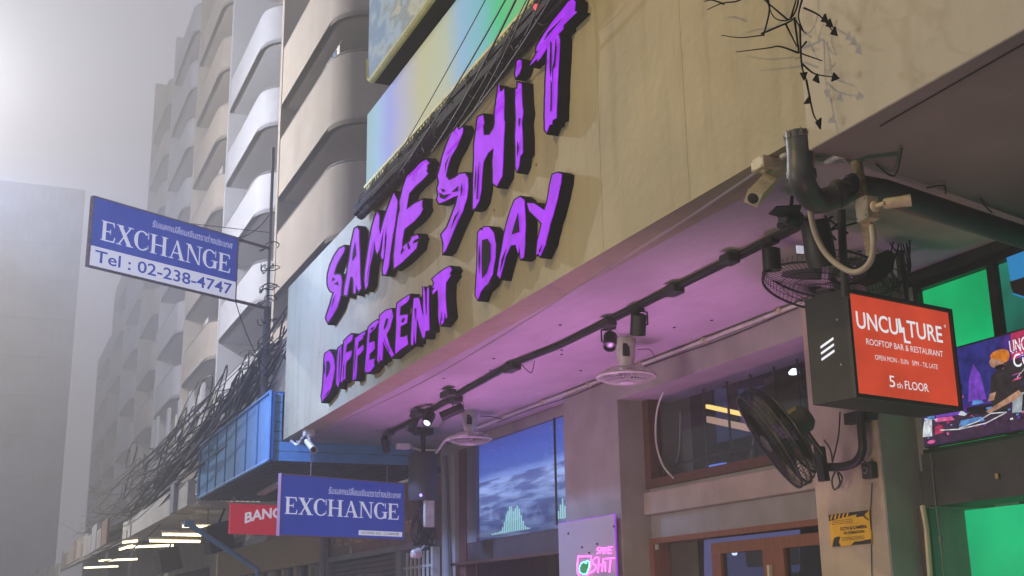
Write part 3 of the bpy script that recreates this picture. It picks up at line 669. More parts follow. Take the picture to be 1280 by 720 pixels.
# ------------------------------------------------------------------ neighbouring building on the right
nb = thing('corner_building', 'pale fascia building with dark shopfront and green lit windows on the right', 'building', (4, 3, -1.5))
g = G(); g.box((3.19, -4, 1.945), (3.44, 4.02, 6.5)); g.build('fascia', 'fascia_pale', nb)
g = G(); poly = [(3.191, 4.015, 1.94), (3.50, 4.04, 1.94), (5.33, 4.55, 1.94), (5.33, -4, 1.94), (3.191, -4, 1.94)]
g.prism([Vector(p) for p in poly[::-1]], (0, 0, .004)); g.prism([Vector(p) for p in [(3.45, 4.0, 1.945), (5.33, 4.54, 1.945), (5.33, -4, 1.945), (3.45, -4, 1.945)]], (0, 0, .103)); so2 = g.build('soffit', 'soffit_dark', nb)
g = G(); g.tube([PZ(1100, 158, 1.936), PZ(1280, 55, 1.936)], .003, 4); g.build('panel_joint', 'black_paint', so2)
g = G(); g.box((5.802, 5.6, -1.5), (6.2, 5.93, 2.04)); g.build('side_wall', 'plaster_blue', nb)
g = G(); g.box((D2, 5.80, .575), (5.8, 5.915, 1.98)); g.build('return_wall', 'plaster_blue', nb)
g = G(); g.box((5.052, 5.918, -1.5), (5.8, 5.928, 2.044)); g.build('side_render', 'plaster_blue', nb)
g = G(); g.box((D2-.06, 1, 1.985), (5.6, 5.93, 2.046)); g.build('head_beam', 'black_paint', nb)
g = G(); g.box((D2-.02, 1, .905), (5.6, 5.85, .93), 'black_paint'); g.box((D2-.03, 1, .80), (5.6, 5.86, .904), 'charcoal'); g.box((D2-.05, 1, .58), (5.6, 5.87, .798), 'charcoal'); g.build('shop_beam', None, nb)
gw = G(); gw.box((D2-.015, 1, 1.94), (D2+.06, 5.80, 1.984)); gw.box((D2-.015, 5.765, .931), (D2+.06, 5.80, 1.939))
gw = gw.build('window', 'black_metal', nb)
g = G(); y = PX(1242, 360, D2).y; g.box((D2-.01, y-.03, .931), (D2+.05, y+.03, 1.939)); g.build('mullion', 'black_metal', gw)
g = G(); g.box((D2+.03, y+.03, .935), (D2+.05, 5.76, 1.935)); g.build('pane', 'green_panel', gw)
g = G(); g.box((D2+.03, 4.2, .935), (D2+.05, y-.03, 1.935)); g.build('pane', 'teal_panel', gw)
g = G(); g.box((D2-.06, 5.0, .931), (D2-.03, 5.76, .965)); g.build('light_strip', 'green_panel', gw)
g = G(); g.add([PX(*p, D2-.05) for p in ((1258, 322), (1285, 312), (1285, 375), (1266, 368))], [(3, 2, 1, 0)], 'blue_streak'); g.add([PX(*p, D2-.054) for p in ((1262, 352), (1285, 345), (1285, 372), (1266, 366))], [(3, 2, 1, 0)], 'black_paint')
tag(g.build('blue_lit_poster', None), 'blue lit picture hung in the right green window', 'picture')
g = G(); g.box((5.66, 1, -1.5), (5.70, 5.912, .57)); lp = g.build('lower_pane', 'green_panel_low', nb)
g = G(); g.box((5.28, 5.86, -1.5), (5.33, 5.912, .575)); g.build('door_post', 'dark_beam', nb)
# television on the green window
tv = thing('television', 'television showing a DJ at a purple lit booth', 'television', PX(1220, 560, 5.22))
def tvp(u, v, d=0): # u,v in 0..1 on the screen plane, measured on the photograph's quad
    a = Vector((5.20-d, 5.69, .93)); b = Vector((5.20-d, 4.74, .93)); h = Vector((0, 0, .535)); return a.lerp(b, u)+h*v
g = G(); a = tvp(-.012, -.02); b = tvp(1.012, 1.02); g.box((5.203, b.y, a.z), (5.25, a.y, b.z)); g.build('housing', 'black_plastic', tv)
colors = dict(tvbg=(.06, .02, .22), pinkwall=(.50, .14, .50), bluewall=(.03, .03, .22), violet=(.20, .06, .55), darks=(.012, .01, .02), magred=(.55, .03, .12), hotpink=(.8, .12, .35), orange=(.75, .22, .02), skin=(.50, .27, .18), shirt=(.03, .025, .03), jean=(.42, .48, .52), cyan=(.12, .32, .75), tvwhite=(.75, .8, .85), tabled=(.05, .02, .06), tgreen=(.02, .4, .15))
for k, c in colors.items(): emat('tv_'+k, c, .9, .45, 22)
pic = G(); lay = [0]
def P_(col, pts):
    lay[0] += 1; d = .0006*lay[0]; pic.add([tvp(min(1, u*1.22), v if v < .25 or v > .995 else .25+(v-.25)*.82, d) for u, v in pts], [tuple(range(len(pts)))], 'tv_'+col)
def E_(col, u, v, ru, rv, n=14): P_(col, [(u+ru*math.cos(2*math.pi*i/n), v+rv*math.sin(2*math.pi*i/n)) for i in range(n)])
P_('tvbg', [(0, 0), (1, 0), (1, 1), (0, 1)]); P_('pinkwall', [(0, .55), (.30, .52), (.28, 1), (0, 1)]); P_('bluewall', [(.28, .4), (.60, .4), (.60, 1), (.28, 1)])
P_('magred', [(.62, .35), (1, .35), (1, 1), (.66, 1)]); P_('bluewall', [(.64, .4), (.8, .45), (.78, .85), (.66, .8)])
P_('violet', [(.10, .30), (.30, .27), (.30, .50), (.10, .50)]); P_('hotpink', [(.08, .505), (.31, .49), (.31, .515), (.08, .53)]); P_('cyan', [(.04, .25), (.09, .25), (.09, .45), (.04, .45)])
P_('darks', [(.04, .46), (.13, .46), (.13, .76), (.04, .76)]); E_('darks', .26, .63, .05, .09); E_('violet', .26, .63, .035, .065)
P_('violet', [(.34, .42), (.46, .40), (.44, .74), (.40, .9), (.36, .7)]); P_('cyan', [(.36, .36), (.44, .36), (.43, .40), (.37, .42)])
for k in range(7): P_('cyan', [(.66+.02*k, .50+.05*k), (.76+.02*k, .53+.05*k), (.76+.02*k, .54+.05*k), (.66+.02*k, .515+.05*k)])
P_('tabled', [(0, 0), (1, 0), (1, .22), (.55, .25), (0, .28)]); P_('hotpink', [(.10, .24), (.24, .22), (.22, .27), (.11, .29)])
P_('darks', [(.33, .24), (.60, .20), (.60, .32), (.33, .34)]); P_('cyan', [(.26, .14), (.44, .15), (.42, .2), (.28, .2)]); P_('cyan', [(.46, .26), (.53, .26), (.53, .29), (.46, .29)])
P_('tvwhite', [(.27, .27), (.31, .24), (.36, .29), (.33, .26), (.29, .32)]); P_('tvwhite', [(.0, .1), (.07, .09), (.08, .28), (.03, .32), (.01, .2)]); P_('magred', [(.09, .1), (.16, .11), (.15, .2), (.1, .19)]); E_('hotpink', .06, .03, .03, .02)
P_('jean', [(.62, .17), (.78, .14), (.80, .36), (.64, .40)]); P_('darks', [(.68, .17), (.70, .17), (.72, .36), (.70, .36)])
P_('shirt', [(.50, .22), (.60, .22), (.66, .38), (.78, .38), (.84, .58), (.80, .72), (.70, .82), (.60, .80), (.52, .68), (.50, .50)])
P_('tvwhite', [(.72, .50), (.82, .49), (.83, .55), (.73, .54)]); P_('magred', [(.70, .80), (.78, .72), (.80, .66), (.74, .74)]); P_('skin', [(.56, .80), (.62, .78), (.60, .73)])
P_('skin', [(.70, .36), (.66, .31), (.48, .21), (.46, .24), (.56, .32), (.68, .42)]); P_('skin', [(.52, .36), (.54, .46), (.50, .45), (.48, .36)])
E_('skin', .570, .845, .050, .085); E_('orange', .590, .925, .060, .062); E_('orange', .622, .89, .032, .085); E_('darks', .585, .765, .035, .03)
for k in range(26):
    rr_ = random.Random(100+k); u = rr_.uniform(.02, .74); v = rr_.uniform(.04, .30); w_ = rr_.uniform(.006, .02)
    P_(rr_.choice(['cyan', 'hotpink', 'violet', 'tvwhite', 'darks', 'magred']), [(u, v), (u+w_, v+.004), (u+w_*.8, v+w_*1.2), (u-.002, v+w_)])
for k in range(14):
    rr_ = random.Random(200+k); u = rr_.uniform(.66, .8); v = rr_.uniform(.42, .98); P_(rr_.choice(['hotpink', 'bluewall', 'magred', 'violet']), [(u, v), (u+.05, v+.01), (u+.05, v+.022), (u, v+.012)])
for k in range(5): P_('tvwhite', [(.70+.012*k, .56+.02*k), (.712+.012*k, .565+.02*k), (.708+.012*k, .585+.02*k)])
P_('violet', [(.02, .56), (.03, .56), (.10, .98), (.09, .98)]); P_('pinkwall', [(.16, .6), (.165, .6), (.22, .98), (.21, .98)])
# cable on the booth and the neon letters
cp = [(.16, .27), (.165, .12), (.30, .09), (.48, .10), (.62, .17), (.52, .19), (.42, .13), (.30, .10)]
for i in range(len(cp)-1):
    (a, b), (c, d) = cp[i], cp[i+1]; P_('tvwhite', [(a, b), (c, d), (c, d+.012), (a, b+.012)])
pic.build('picture', None, tv)
tx = G(); fr = (tvp(0, 0, .035), (tvp(1, 0)-tvp(0, 0)).normalized(), Vector((0, 0, 1)), Vector((-1, 0, 0)))
W = .88
text_on(tx, 'UNCUL', fr, .885*W, .80*.515, .075, .19, 'white_glow', bold=.01); text_on(tx, 'CU', fr, .90*W, .64*.515, .075, .12, 'white_glow', bold=.01)
tx.build('screen_lettering', None, tv)
# small post, wires, sticker on the dark shop beam
g = G(); g.tube([PX(1153, 632, 5.2), PX(1158, 660, 5.2), PX(1163, 725, 5.2)], .017, 7); tag(g.build('door_pole', 'conduit'), 'thin pale pole in front of the side wall by the green pane', 'pole')
g = G(); g.obox(PX(1246, 595, 5.275), (.004, 0, 0), (0, .012, 0), (0, 0, .015)); tag(g.build('amber_sticker', 'label_foil'), 'tiny amber sticker on the dark beam under the television', 'sticker')
g = G(); g.tube([PX(1163, 565, 5.28), PX(1171, 640, 5.28), PX(1176, 680, 5.27), PX(1180, 725, 5.27)], .004, 5); g.obox(PX(1176, 675, 5.26), (.008, 0, 0), (0, .008, 0), (0, 0, .02), None)
tag(g.build('pull_cable', 'cable_grey'), 'thin pull cable hanging from the dark beam', 'cable')
# ------------------------------------------------------------------ drain pipes
dp = thing('drain_pipe', 'fat grey drain pipe running from the fascia corner along the soffit', 'pipe', PZ(1005, 225, 1.85))
g = G(); a = PZ(1003, 232, 1.80); top = Vector((a.x, a.y, ZS+.0)); pr = .058
e1 = PZ(1030, 250, 1.80); e2 = PZ(1068, 234, 1.86); e3 = PZ(1105, 240, 1.87); e4 = PZ(1290, 300, 1.87)
pts = [top, Vector((a.x, a.y, 1.95)), a+Vector((0, 0, .02))]+[e1+Vector((-.03, 0, -.01)), e2]
g.tube(smooth_path(pts, 5), pr, 16); g.build('elbow', 'pipe_grey', dp, True)
g = G(); g.tube([e2, e3, e4+(e4-e3)*.4], pr*1.06, 16); g.build('pipe_run', 'pipe_grey', dp, True)
for p, q in ((a+Vector((0, 0, .05)), Vector((0, 0, 1))), (e2, (e2-e1)), (e2.lerp(e1, .5), (e2-e1))):
    g = G(); g.lathe(p-q.normalized()*.02, q, [(0, pr*1.02), (.003, pr*1.14), (.037, pr*1.14), (.04, pr*1.02)], 18); g.build('collar', 'pipe_grey', dp, True)
g = G()
for k in range(14):
    an = k/14*2*math.pi; g.add([(top.x+.062*math.cos(an), top.y+.062*math.sin(an), 2.015), (top.x+.062*math.cos(an+.4), top.y+.062*math.sin(an+.4), 2.015), (top.x+.074*math.cos(an+.2), top.y+.074*math.sin(an+.2), 2.045+.01*math.sin(k*3))], [(0, 1, 2)])
g.build('torn_seal', 'concrete_rough', dp)
g = G(); g.tube(smooth_path([PX(1016, 160, 3.28), PX(1015, 200, 3.28), PX(1012, 240, 3.3), PX(1017, 285, 3.35), PX(1035, 320, 3.4), PX(1065, 340, 3.42), PX(1086, 330, 3.44), PX(1092, 305, 3.45), PX(1090, 282, 3.46)], 6), .0135, 10)
tag(g.build('flexible_conduit', 'conduit', None, True), 'cream flexible conduit looping below the grey drain pipe', 'conduit')
g = G(); g.tube(smooth_path([PZ(976, 197, 2.02), PZ(990, 193, 2.03), PZ(1030, 202, 2.03), PZ(1050, 195, 2.0), PZ(1062, 203, 2.0)], 5), .013, 8)
tag(g.build('short_conduit', 'white_plastic', None, True), 'short white conduit behind the vertical drain pipe', 'conduit')
# wooden strip with junction box and bullet camera
ws = PX(1070, 200, 3.52); we = PX(1090, 318, 3.52)
g = G(); dx = Vector((0, -.03, 0)); g.obox((ws+we)/2, (.008, 0, 0), dx, (we-ws)/2); tag(g.build('wooden_strip', 'wood_strip'), 'weathered wooden strip hanging in front of the fat drain pipe', 'batten')
def cctv(label, box_c, bsize, neck, body_a, body_b, r, group='security cameras', m='cream_plastic', square=False):
    t = thing('security_camera', label, 'camera', box_c, group)
    b = Vector(box_c); s = bsize; g = G(); g.bevel_box((b.x-s[0], b.y-s[1], b.z-s[2]), (b.x+s[0], b.y+s[1], b.z+s[2]), min(s)*.15); jb = g.build('junction_box', m, t)
    g = G()
    for i in (-1, 1):
        for j in (-1, 1): g.lathe((b.x-s[0]-.002, b.y+i*s[1]*.75, b.z+j*s[2]*.7), (-1, 0, 0), [(0, .004), (.002, .003)], 8)
    islands(g, 'screw', 'steel', jb)
    g = G(); g.tube(smooth_path(neck, 4), .010, 8); n0 = Vector(neck[0]); g.lathe(n0, Vector(neck[1])-n0, [(0, .026), (.008, .024), (.016, .012)], 14); g.build('arm', m, t, True)
    A, B = Vector(body_a), Vector(body_b); L = (B-A).length; g = G()
    if square:
        ax = (B-A).normalized(); u = ax.orthogonal().normalized(); v = ax.cross(u); g.obox((A+B)/2, u*r, v*r, (B-A)/2)
        g.obox(B+ax*.004, u*r*1.08, v*r*1.08, ax*.006)
    else: g.lathe(A, B-A, [(0, r*.75), (.01, r), (L-.02, r), (L, r*1.12), (L+.02, r*1.12), (L+.02, r*.95), (L+.005, r*.9)], 20)
    bd = g.build('housing', m, t, not square)
    g = G(); ax = (B-A).normalized()
    g.lathe(B+ax*.008, ax, [(0, r*.8), (.004, r*.8), (.006, r*.5)], 16); g.build('lens', 'black_plastic', bd, True)
    return t
b = PZ(957, 206, 2.02); yb_ = b.y; cctv('cream security camera under the soffit left of the drain pipe', b, (.05, .05, .03), [b+Vector((0, 0, -.03)), b+Vector((0, 0, -.06)), PY(956, 230, yb_)], PY(962, 226, yb_), PY(942, 247, yb_-.1), .032, square=True)
b = PX(1084, 262, 3.50); cctv('cream bullet camera on a junction box fixed to the wooden strip', b, (.035, .04, .055), [PX(1094, 258, 3.455), PX(1099, 256, 3.45), PX(1106, 254, 3.45)], PX(1104, 255, 3.46), PX(1133, 251, 3.53), .024)
b = PX(380, 543, 3.26); b.y = min(b.y, 14.3); cctv('small white security camera at the far lower corner of the fascia', PX(386, 541, 3.32), (.06, .06, .045), [PX(386, 546, 3.30), PX(388, 552, 3.30), PX(390, 556, 3.30)], PX(384, 552, 3.25), PX(392, 562, 3.15), .035, m='white_plastic')
g = G(); g.tube(smooth_path([PX(378, 547, 3.28), PX(372, 556, 3.28), PX(364, 551, 3.28)], 4), .016, 6); tag(g.build('white_cable', 'white_plastic'), 'short white cable curling beside the small far camera', 'cable')
# ------------------------------------------------------------------ thorny black wire sculpture on the corner
th = thing('thorny_vine', 'black metal thorny vine with arrow tips on the fascia corner', 'ornament', PX(1005, 60, 3.1))
strands = [[(1000, -20), (996, 10), (985, 25), (968, 22), (958, 0)], [(958, -5), (962, 12), (955, 42), (952, 44), (925, 47), (902, 44)], [(952, 42), (985, 28), (993, 24), (1003, 38), (1008, 42)], [(993, 22), (998, 60), (1000, 66), (1022, 74), (1028, 76)],
           [(998, 66), (975, 58), (960, 60), (920, 65)], [(982, 30), (996, 58)], [(1008, 52), (1000, 62)], [(940, -20), (925, 0), (903, 4), (884, 12)], [(905, 5), (890, 0), (880, 2)], [(985, 25), (965, 8), (950, -5)], [(988, 24), (998, -10)], [(1004, -5), (998, 20), (1004, 38)], [(1000, 30), (1002, 80), (1008, 100), (1012, 125)], [(1003, 80), (1018, 92), (1040, 96)], [(1008, 100), (1016, 140), (1022, 152)], [(1005, 10), (1025, 20), (1040, 38)]]
g = G()
for k, s_ in enumerate(strands):
    D = 3.10-.02*(k % 4) if k < 12 else 3.08
    pts = smooth_path([PX(x, y, D) for x, y in s_], 4); g.tube(pts, [.0052-.0034*i/len(pts) for i in range(len(pts))], 5)
islands(g, 'stem', 'vine_black', th)
g = G()
def arrow(g, px, py, dx, dy, D, L=.045):
    a = PX(px, py, D); b = PX(px+dx, py+dy, D); ax = (b-a).normalized(); u = Vector((1, 0, 0)); v = ax.cross(u).normalized()
    g.prism([a+ax*L, a-v*L*.42, a+v*L*.42], (.008, 0, 0))
for px, py, dx, dy in ((1040, 96, 5, 1), (1022, 150, 1, 5), (1018, 96, 3, 5), (1040, 38, 4, 5), (1028, 22, 5, 5), (1034, 28, 4, 4), (1012, 124, -4, 3), (1006, 95, -5, -3)): arrow(g, px, py, dx, dy, 3.08)
islands(g, 'thorn', 'vine_black', th)
# ------------------------------------------------------------------ track light rail with spot heads
rail = thing('track_rail', 'long black track light rail running under the pink soffit', 'light rail', PZ(700, 430, 2.0))
rp = [PZ(px, py, 2.02) for px, py in ((480, 545), (528, 520), (575, 492), (640, 456), (700, 432), (795, 385), (870, 347), (985, 290), (1010, 277))]
for i in range(len(rp)-1):
    d = (rp[i+1]-rp[i]); u = d.normalized().cross(Vector((0, 0, 1)))
    g = G(); g.obox((rp[i]+rp[i+1])/2, u*.018, d/2*.995, (0, 0, .017)); g.build('rail_section', 'black_metal', rail)
g = G(); g.tube(smooth_path([p+Vector((.02, 0, .012+.012*math.sin(i*2))) for i, p in enumerate(rp)], 6), .008, 5); g.tube(smooth_path([p+Vector((-.022, 0, .0+.012*math.sin(i*3))) for i, p in enumerate(rp)], 6), .007, 5)
g.tube(smooth_path([PZ(652, 456, 2.0), PZ(664, 466, 1.97), PZ(668, 452, 2.0)], 5), .004, 4); g.tube(smooth_path([PZ(573, 500, 1.98), PZ(580, 508, 1.96), PZ(577, 498, 1.98)], 5), .004, 4)
islands(g, 'rail_cable', 'cable_black', rail)
for px, py, L in ((487, 541, .12), (522, 516, .22), (560, 492, .22), (570, 500, .16), (640, 460, .20), (760, 404, .12), (842, 363, .14), (912, 324, .10)):
    p = PZ(px, py, 1.995); g = G(); g.bevel_box((p.x-.045, p.y-L/2, p.z-.03), (p.x+.045, p.y+L/2, p.z+.03), .008); g.build('connector', 'black_plastic', rail)
def spot(label, mount, axis, L=.16, r=.045, lit=False):
    m = Vector(mount); ax = Vector(axis).normalized()
    t = thing('spotlight', label, 'spotlight', m, 'black spotlights on the track rail')
    g = G(); drop = .10; c = m+Vector((0, 0, -drop)); side = ax.cross(Vector((0, 0, 1)))
    if side.length < .1: side = Vector((0, 1, 0))
    side.normalize(); s1 = side*(r+.012)
    g.tube([m, m+s1+Vector((0, 0, -.012)), c+s1, c+s1*.8], .007, 6); g.bevel_box((m.x-.03, m.y-.05, m.z-.014), (m.x+.03, m.y+.05, m.z+.016), .005); g.build('yoke', 'black_metal', t)
    g = G(); g.lathe(c-ax*L/2, ax, [(0, r*.7), (.008, r), (L, r), (L, r*.86), (L-.025, r*.7)], 22); h = g.build('head', 'black_metal', t, True)
    g = G(); g.lathe(c+ax*(L/2-.03), ax, [(0, r*.68), (.006, r*.68), (.012, r*.4)], 18); g.build('lens', 'cool_light' if lit else 'steel', h, True)
    return t
spot('unlit spotlight at the far end of the track rail', PZ(482, 545, 2.0), (.3, .45, -.8), .18)
spot('slim spotlight next from the far end, hanging straight down', PZ(517, 519, 2.0), (-.25, .25, -.8), .17, .04)
spot('spotlight at the far end with its bright lamp facing the street', PZ(536, 512, 2.0), (-.5, -.55, -.65), .17, .05, True)
spot('spotlight lying sideways between the rail and the far fan', PZ(565, 502, 2.0), (-.65, .35, -.3), .24, .045)
spot('spotlight left of the nearer ceiling fan with its lens facing out', PZ(762, 410, 2.0), (-.35, -.5, -.8), .13, .05)
spot('spotlight hanging just right of the nearer ceiling fan', PZ(797, 388, 2.0), (.1, .35, -.95), .15, .055)
spot('spotlight near the large black fan, pointing down', PZ(963, 303, 2.0), (.03, .05, -1), .13, .052)
# black winged clamp light near the pipe
t = thing('barn_door_light', 'black clamp light with flaps hanging left of the drain pipe', 'light', PZ(985, 270, 1.95))
g = G(); c = PZ(988, 268, 1.93); g.lathe(c+Vector((-.05, 0, -.02)), (1, .3, .1), [(0, .03), (.02, .045), (.12, .045), (.14, .03)], 14); g.tube([c, c+Vector((.02, 0, .1))], .01, 6); g.build('head', 'black_metal', t, True)
g = G(); g.prism([PZ(961, 268, 1.9), PZ(970, 259, 1.9), PZ(1003, 257, 1.93), PZ(998, 268, 1.93), PZ(975, 272, 1.9)], (0, 0, .006)); g.lathe(PZ(975, 282, 1.88), (.7, .2, .4), [(0, .02), (.1, .025)], 10); g.build('flap', 'black_metal', t)
# ------------------------------------------------------------------ orbit ceiling fans
def orbit_fan(label, top):
    t = thing('ceiling_fan', label, 'fan', top, 'white orbit fans under the soffit', Matrix.Identity(3))
    g = G(); g.lathe((0, 0, 0), (0, 0, -1), [(0, .088), (.02, .088), (.16, .07), (.205, .06), (.22, .045), (.26, .04)], 24, 'white_plastic'); g.obox((-.03, -.068, -.10), (.025, 0, 0), (0, .012, .002), (0, 0, .05), 'black_plastic')
    g.build('motor_housing', None, t, True)
    g = G(); g.lathe((0, 0, -.21), (0, 0, -1), [(0, .05), (.05, .055), (.09, .03)], 18); g.build('motor', 'white_plastic', t, True)
    R = .225; z = -.30
    g = G(); g.tube([(R*math.cos(a), R*math.sin(a), z) for a in [k*math.pi/24 for k in range(48)]], .011, 8, closed=True); gd = g.build('guard_ring', 'white_plastic', t, True)
    g = G()
    for k in range(40):
        a = k*math.pi/20; g.tube([(.05*math.cos(a), .05*math.sin(a), z+.07), (.14*math.cos(a), .14*math.sin(a), z+.065), (R*math.cos(a), R*math.sin(a), z+.012)], .0022, 4)
        g.tube([(.05*math.cos(a), .05*math.sin(a), z-.05), (.14*math.cos(a), .14*math.sin(a), z-.045), (R*math.cos(a), R*math.sin(a), z-.008)], .0022, 4)
    for rr, zz in ((.14, .066), (.14, -.046), (.19, -.03), (.19, .04)): g.tube([(rr*math.cos(a), rr*math.sin(a), z+zz) for a in [k*math.pi/16 for k in range(32)]], .002, 4, closed=True)
    o = g.build('guard_wire', 'white_plastic', t)
    g = G(); g.lathe((0, 0, z-.045), (0, 0, -1), [(0, .055), (.008, .055), (.014, .04)], 18); g.build('badge', 'white_plastic', t, True)
    for k in range(3):
        g = G(); a0 = k*2.094
        pts = [(.03, -.2), (.19, -.35), (.2, .1), (.17, .35), (.05, .35)]
        g.prism([Vector((r*math.cos(a0+a), r*math.sin(a0+a), z+.015*math.sin(a*3))) for r, a in pts], (0, 0, .004)); g.build('blade', 'cable_grey', t)
    return t
f1 = orbit_fan('nearer white orbit fan hanging from the soffit above the pillar', PZ(781, 424, ZS))
f2 = dup(f1, PZ(587, 514, ZS), None, 'farther white orbit fan beside the video screen')
# conduit along the ceiling edge
g = G(); a = Vector((5.03, 13.5, 2.02)); b = Vector((5.03, 6.3, 2.02)); g.tube([a, b], .016, 8); tag(g.build('ceiling_conduit', 'white_plastic', None, True), 'straight white conduit along the back edge of the soffit', 'conduit')
for k in range(7):
    y = 12.8-k*1.0; g = G(); g.bevel_box((5.005, y-.02, 2.0), (5.055, y+.02, 2.045), .004); o = g.build('conduit_coupling', 'cream_plastic'); tag(o, ['farthest coupling of the white ceiling conduit', 'second farthest coupling, above the video screen', 'coupling above the right part of the video screen', 'coupling just left of the grey pillar top', 'coupling on the conduit behind the nearer orbit fan', 'coupling over the left part of the barred window', 'nearest coupling, over the middle of the barred window'][k], 'coupling', 'couplings on the ceiling conduit')
g = G(); g.tube(smooth_path([Vector((5.02, 12.0-.9*k, 1.985+.012*math.sin(k*2.3))) for k in range(7)], 5), .005, 5); g.tube(smooth_path([PZ(797, 437, 2.0), PZ(812, 437, 2.02), PZ(818, 446, 2.0)], 4), .004, 4); g.tube(smooth_path([PZ(600, 520, 2.0), PZ(615, 521, 2.02), PZ(628, 524, 2.0)], 4), .005, 4)
tag(g.build('black_wire', 'cable_black'), 'thin black wire drooping below the white ceiling conduit', 'wire')
g = G(); g.tube(smooth_path([PY(585, 543, 11.3), PY(560, 548, 12.0), PY(545, 566, 12.9), PY(538, 568, 12.9)], 5), .016, 6); g.tube(smooth_path([PY(537, 567, 13), PY(525, 563, 13), PY(510, 557, 13)], 5), .016, 6)
tag(g.build('white_flex', 'white_plastic'), 'white wrapped cord hanging between the far fan and the black speaker', 'cord')
g = G(); q = PY(504, 558, 13.0); g.bevel_box((q.x-.075, q.y-.05, q.z-.03), (q.x+.075, q.y+.05, q.z+.03), .006); tag(g.build('junction_box', 'white_plastic'), 'small white junction box under the soffit left of the speaker', 'box')
# ------------------------------------------------------------------ big mesh fans
def drum_fan(label, centre, axis, R=.33, depth=.16, motor=.2):
    t = thing('wall_fan', label, 'fan', centre, 'black industrial fans', basis(axis))
    # local z = blowing direction
    for zz, rr in ((depth/2, R*.98), (0, R), (-depth/2, R*.9)):
        g = G(); g.tube([(rr*math.cos(a), rr*math.sin(a), zz) for a in [k*math.pi/28 for k in range(56)]], .008, 6, closed=True); g.build('guard_ring', 'black_metal', t, True)
    g = G(); N = 72
    for k in range(N):
        a = k*2*math.pi/N; ca, sa = math.cos(a), math.sin(a)
        g.tube([(.05*ca, .05*sa, depth*.62), (R*.6*ca, R*.6*sa, depth*.62), (R*.98*ca, R*.98*sa, depth/2), (R*ca, R*sa, 0), (R*.9*ca, R*.9*sa, -depth/2), (.08*ca, .08*sa, -depth*.7)], .0019, 3, cap=False)
    for rr, zz in ((.12, depth*.63), (.2, depth*.62), (.27, depth*.57), (.2, -depth*.63), (.27, -depth*.57), (R*.97, -depth*.25), (R*1.0, depth*.25)):
        g.tube([(rr*math.cos(a), rr*math.sin(a), zz) for a in [k*math.pi/20 for k in range(40)]], .0024, 3, closed=True)
    g.build('guard_mesh', 'fan_mesh', t)
    g = G(); g.lathe((0, 0, depth*.63), (0, 0, 1), [(0, .06), (.01, .055)], 18); g.build('badge', 'black_plastic', t)
    for k in range(3):
        g = G(); a0 = k*2.094
        g.prism([Vector((r*math.cos(a0+a), r*math.sin(a0+a), .12*a)) for r, a in ((.04, -.3), (.2, -.5), (.29, -.35), (.29, .25), (.2, .3), (.04, .3))], (0, 0, .004)); g.build('blade', 'charcoal', t)
    g = G(); g.lathe((0, 0, -depth*.5), (0, 0, -1), [(0, .06), (.02, .085), (motor*.8, .085), (motor, .055)], 22, 'black_plastic'); g.lathe((0, 0, -depth*.2), (0, 0, -1), [(0, .025), (.08, .025)], 10, 'steel')
    mo = g.build('motor', None, t, True)
    g = G(); g.obox((.02, .078, -depth*.5-motor*.5), (.035, 0, 0), (0, .011, 0), (0, 0, .03)); g.build('rating_label', 'label_foil', mo)
    g = G(); z0 = -depth*.5-motor*.55; g.tube([(0, -.085, z0), (0, -.16, z0), (0, -.24, z0)], .016, 8); g.build('neck', 'black_metal', t, True)
    return t
c = PY(972, 545, 6.0)
drum_fan('black mesh wall fan tilted towards the barred window', c, RM @ Vector((-.84, -.54, .07)), .33, .13, .17)
c = PY(1035, 343, 5.85)
drum_fan('large black mesh fan under the drain pipe behind the red lightbox', c, RM @ Vector((-.22, -.90, .33)), .40, .19, .26)
g = G(); a = PY(1018, 275, 4.85); g.lathe(a, PY(1030, 345, 4.9)-a, [(0, .06), (.02, .075), (.2, .08), (.25, .07)], 20, 'black_plastic'); g.obox(PY(1000, 312, 4.8), (.02, 0, .0), (0, .004, 0), (0, 0, .02), 'sign_white')
tag(g.build('fan_motor_drum', None, None, True), 'black motor drum hanging under the pipe elbow', 'motor')
g = G()
g.tube([PY(1051, 232, 4.9), PY(1053, 300, 4.9), PY(1057, 372, 4.9)], .022, 8)
tag(g.build('hanging_pole', 'charcoal', None, True), 'dark pole hanging from the soffit left of the bullet camera', 'pole')
g = G(); g.tube([PY(1122, 262, 5.4), PY(1125, 320, 5.4), PY(1132, 380, 5.4)], .026, 8); tag(g.build('hanging_pole', 'black_metal', None, True), 'black pole hanging behind the bullet camera down to the lightbox', 'pole')
g = G()
for k in range(9):
    rr = random.Random(k); x = 1118+rr.uniform(-10, 22); y = 275+rr.uniform(0, 60)
    g.tube(smooth_path([PY(1125, 262+5*k, 5.3), PY(x, y, 5.25), PY(x+rr.uniform(-14, 14), y+22, 5.28), PY(1124+rr.uniform(-4, 8), y+34, 5.3)], 5), .004, 4)
g.tube(smooth_path([PY(1134, 262, 5.2), PY(1137, 300, 5.2), PY(1136, 345, 5.25)], 5), .006, 4)
tag(g.build('tangled_wires', 'cable_black'), 'tangled black wires wrapped round the pole behind the bullet camera', 'wires')
g = G(); c = PY(1093, 330, 5.1); g.prism([PY(*p, 5.1) for p in ((1082, 345), (1088, 322), (1110, 312), (1120, 318), (1116, 338), (1100, 352))], (0, .12, 0)); tag(g.build('horn_speaker', 'black_plastic'), 'black angular floodlight between the pipe and the red lightbox', 'light')
g = G(); t0 = [(1000, 290), (1118, 232)]
for a, b in (((1025, 282), (1062, 255)), ((1028, 296), (1068, 262)), ((1030, 270), (1060, 292)), ((1030, 290), (1072, 278)), ((1005, 300), (1050, 262)), ((1030, 282), (1045, 300))): g.tube([PY(*a, 5.0), PY(*b, 5.0)], .006, 5)
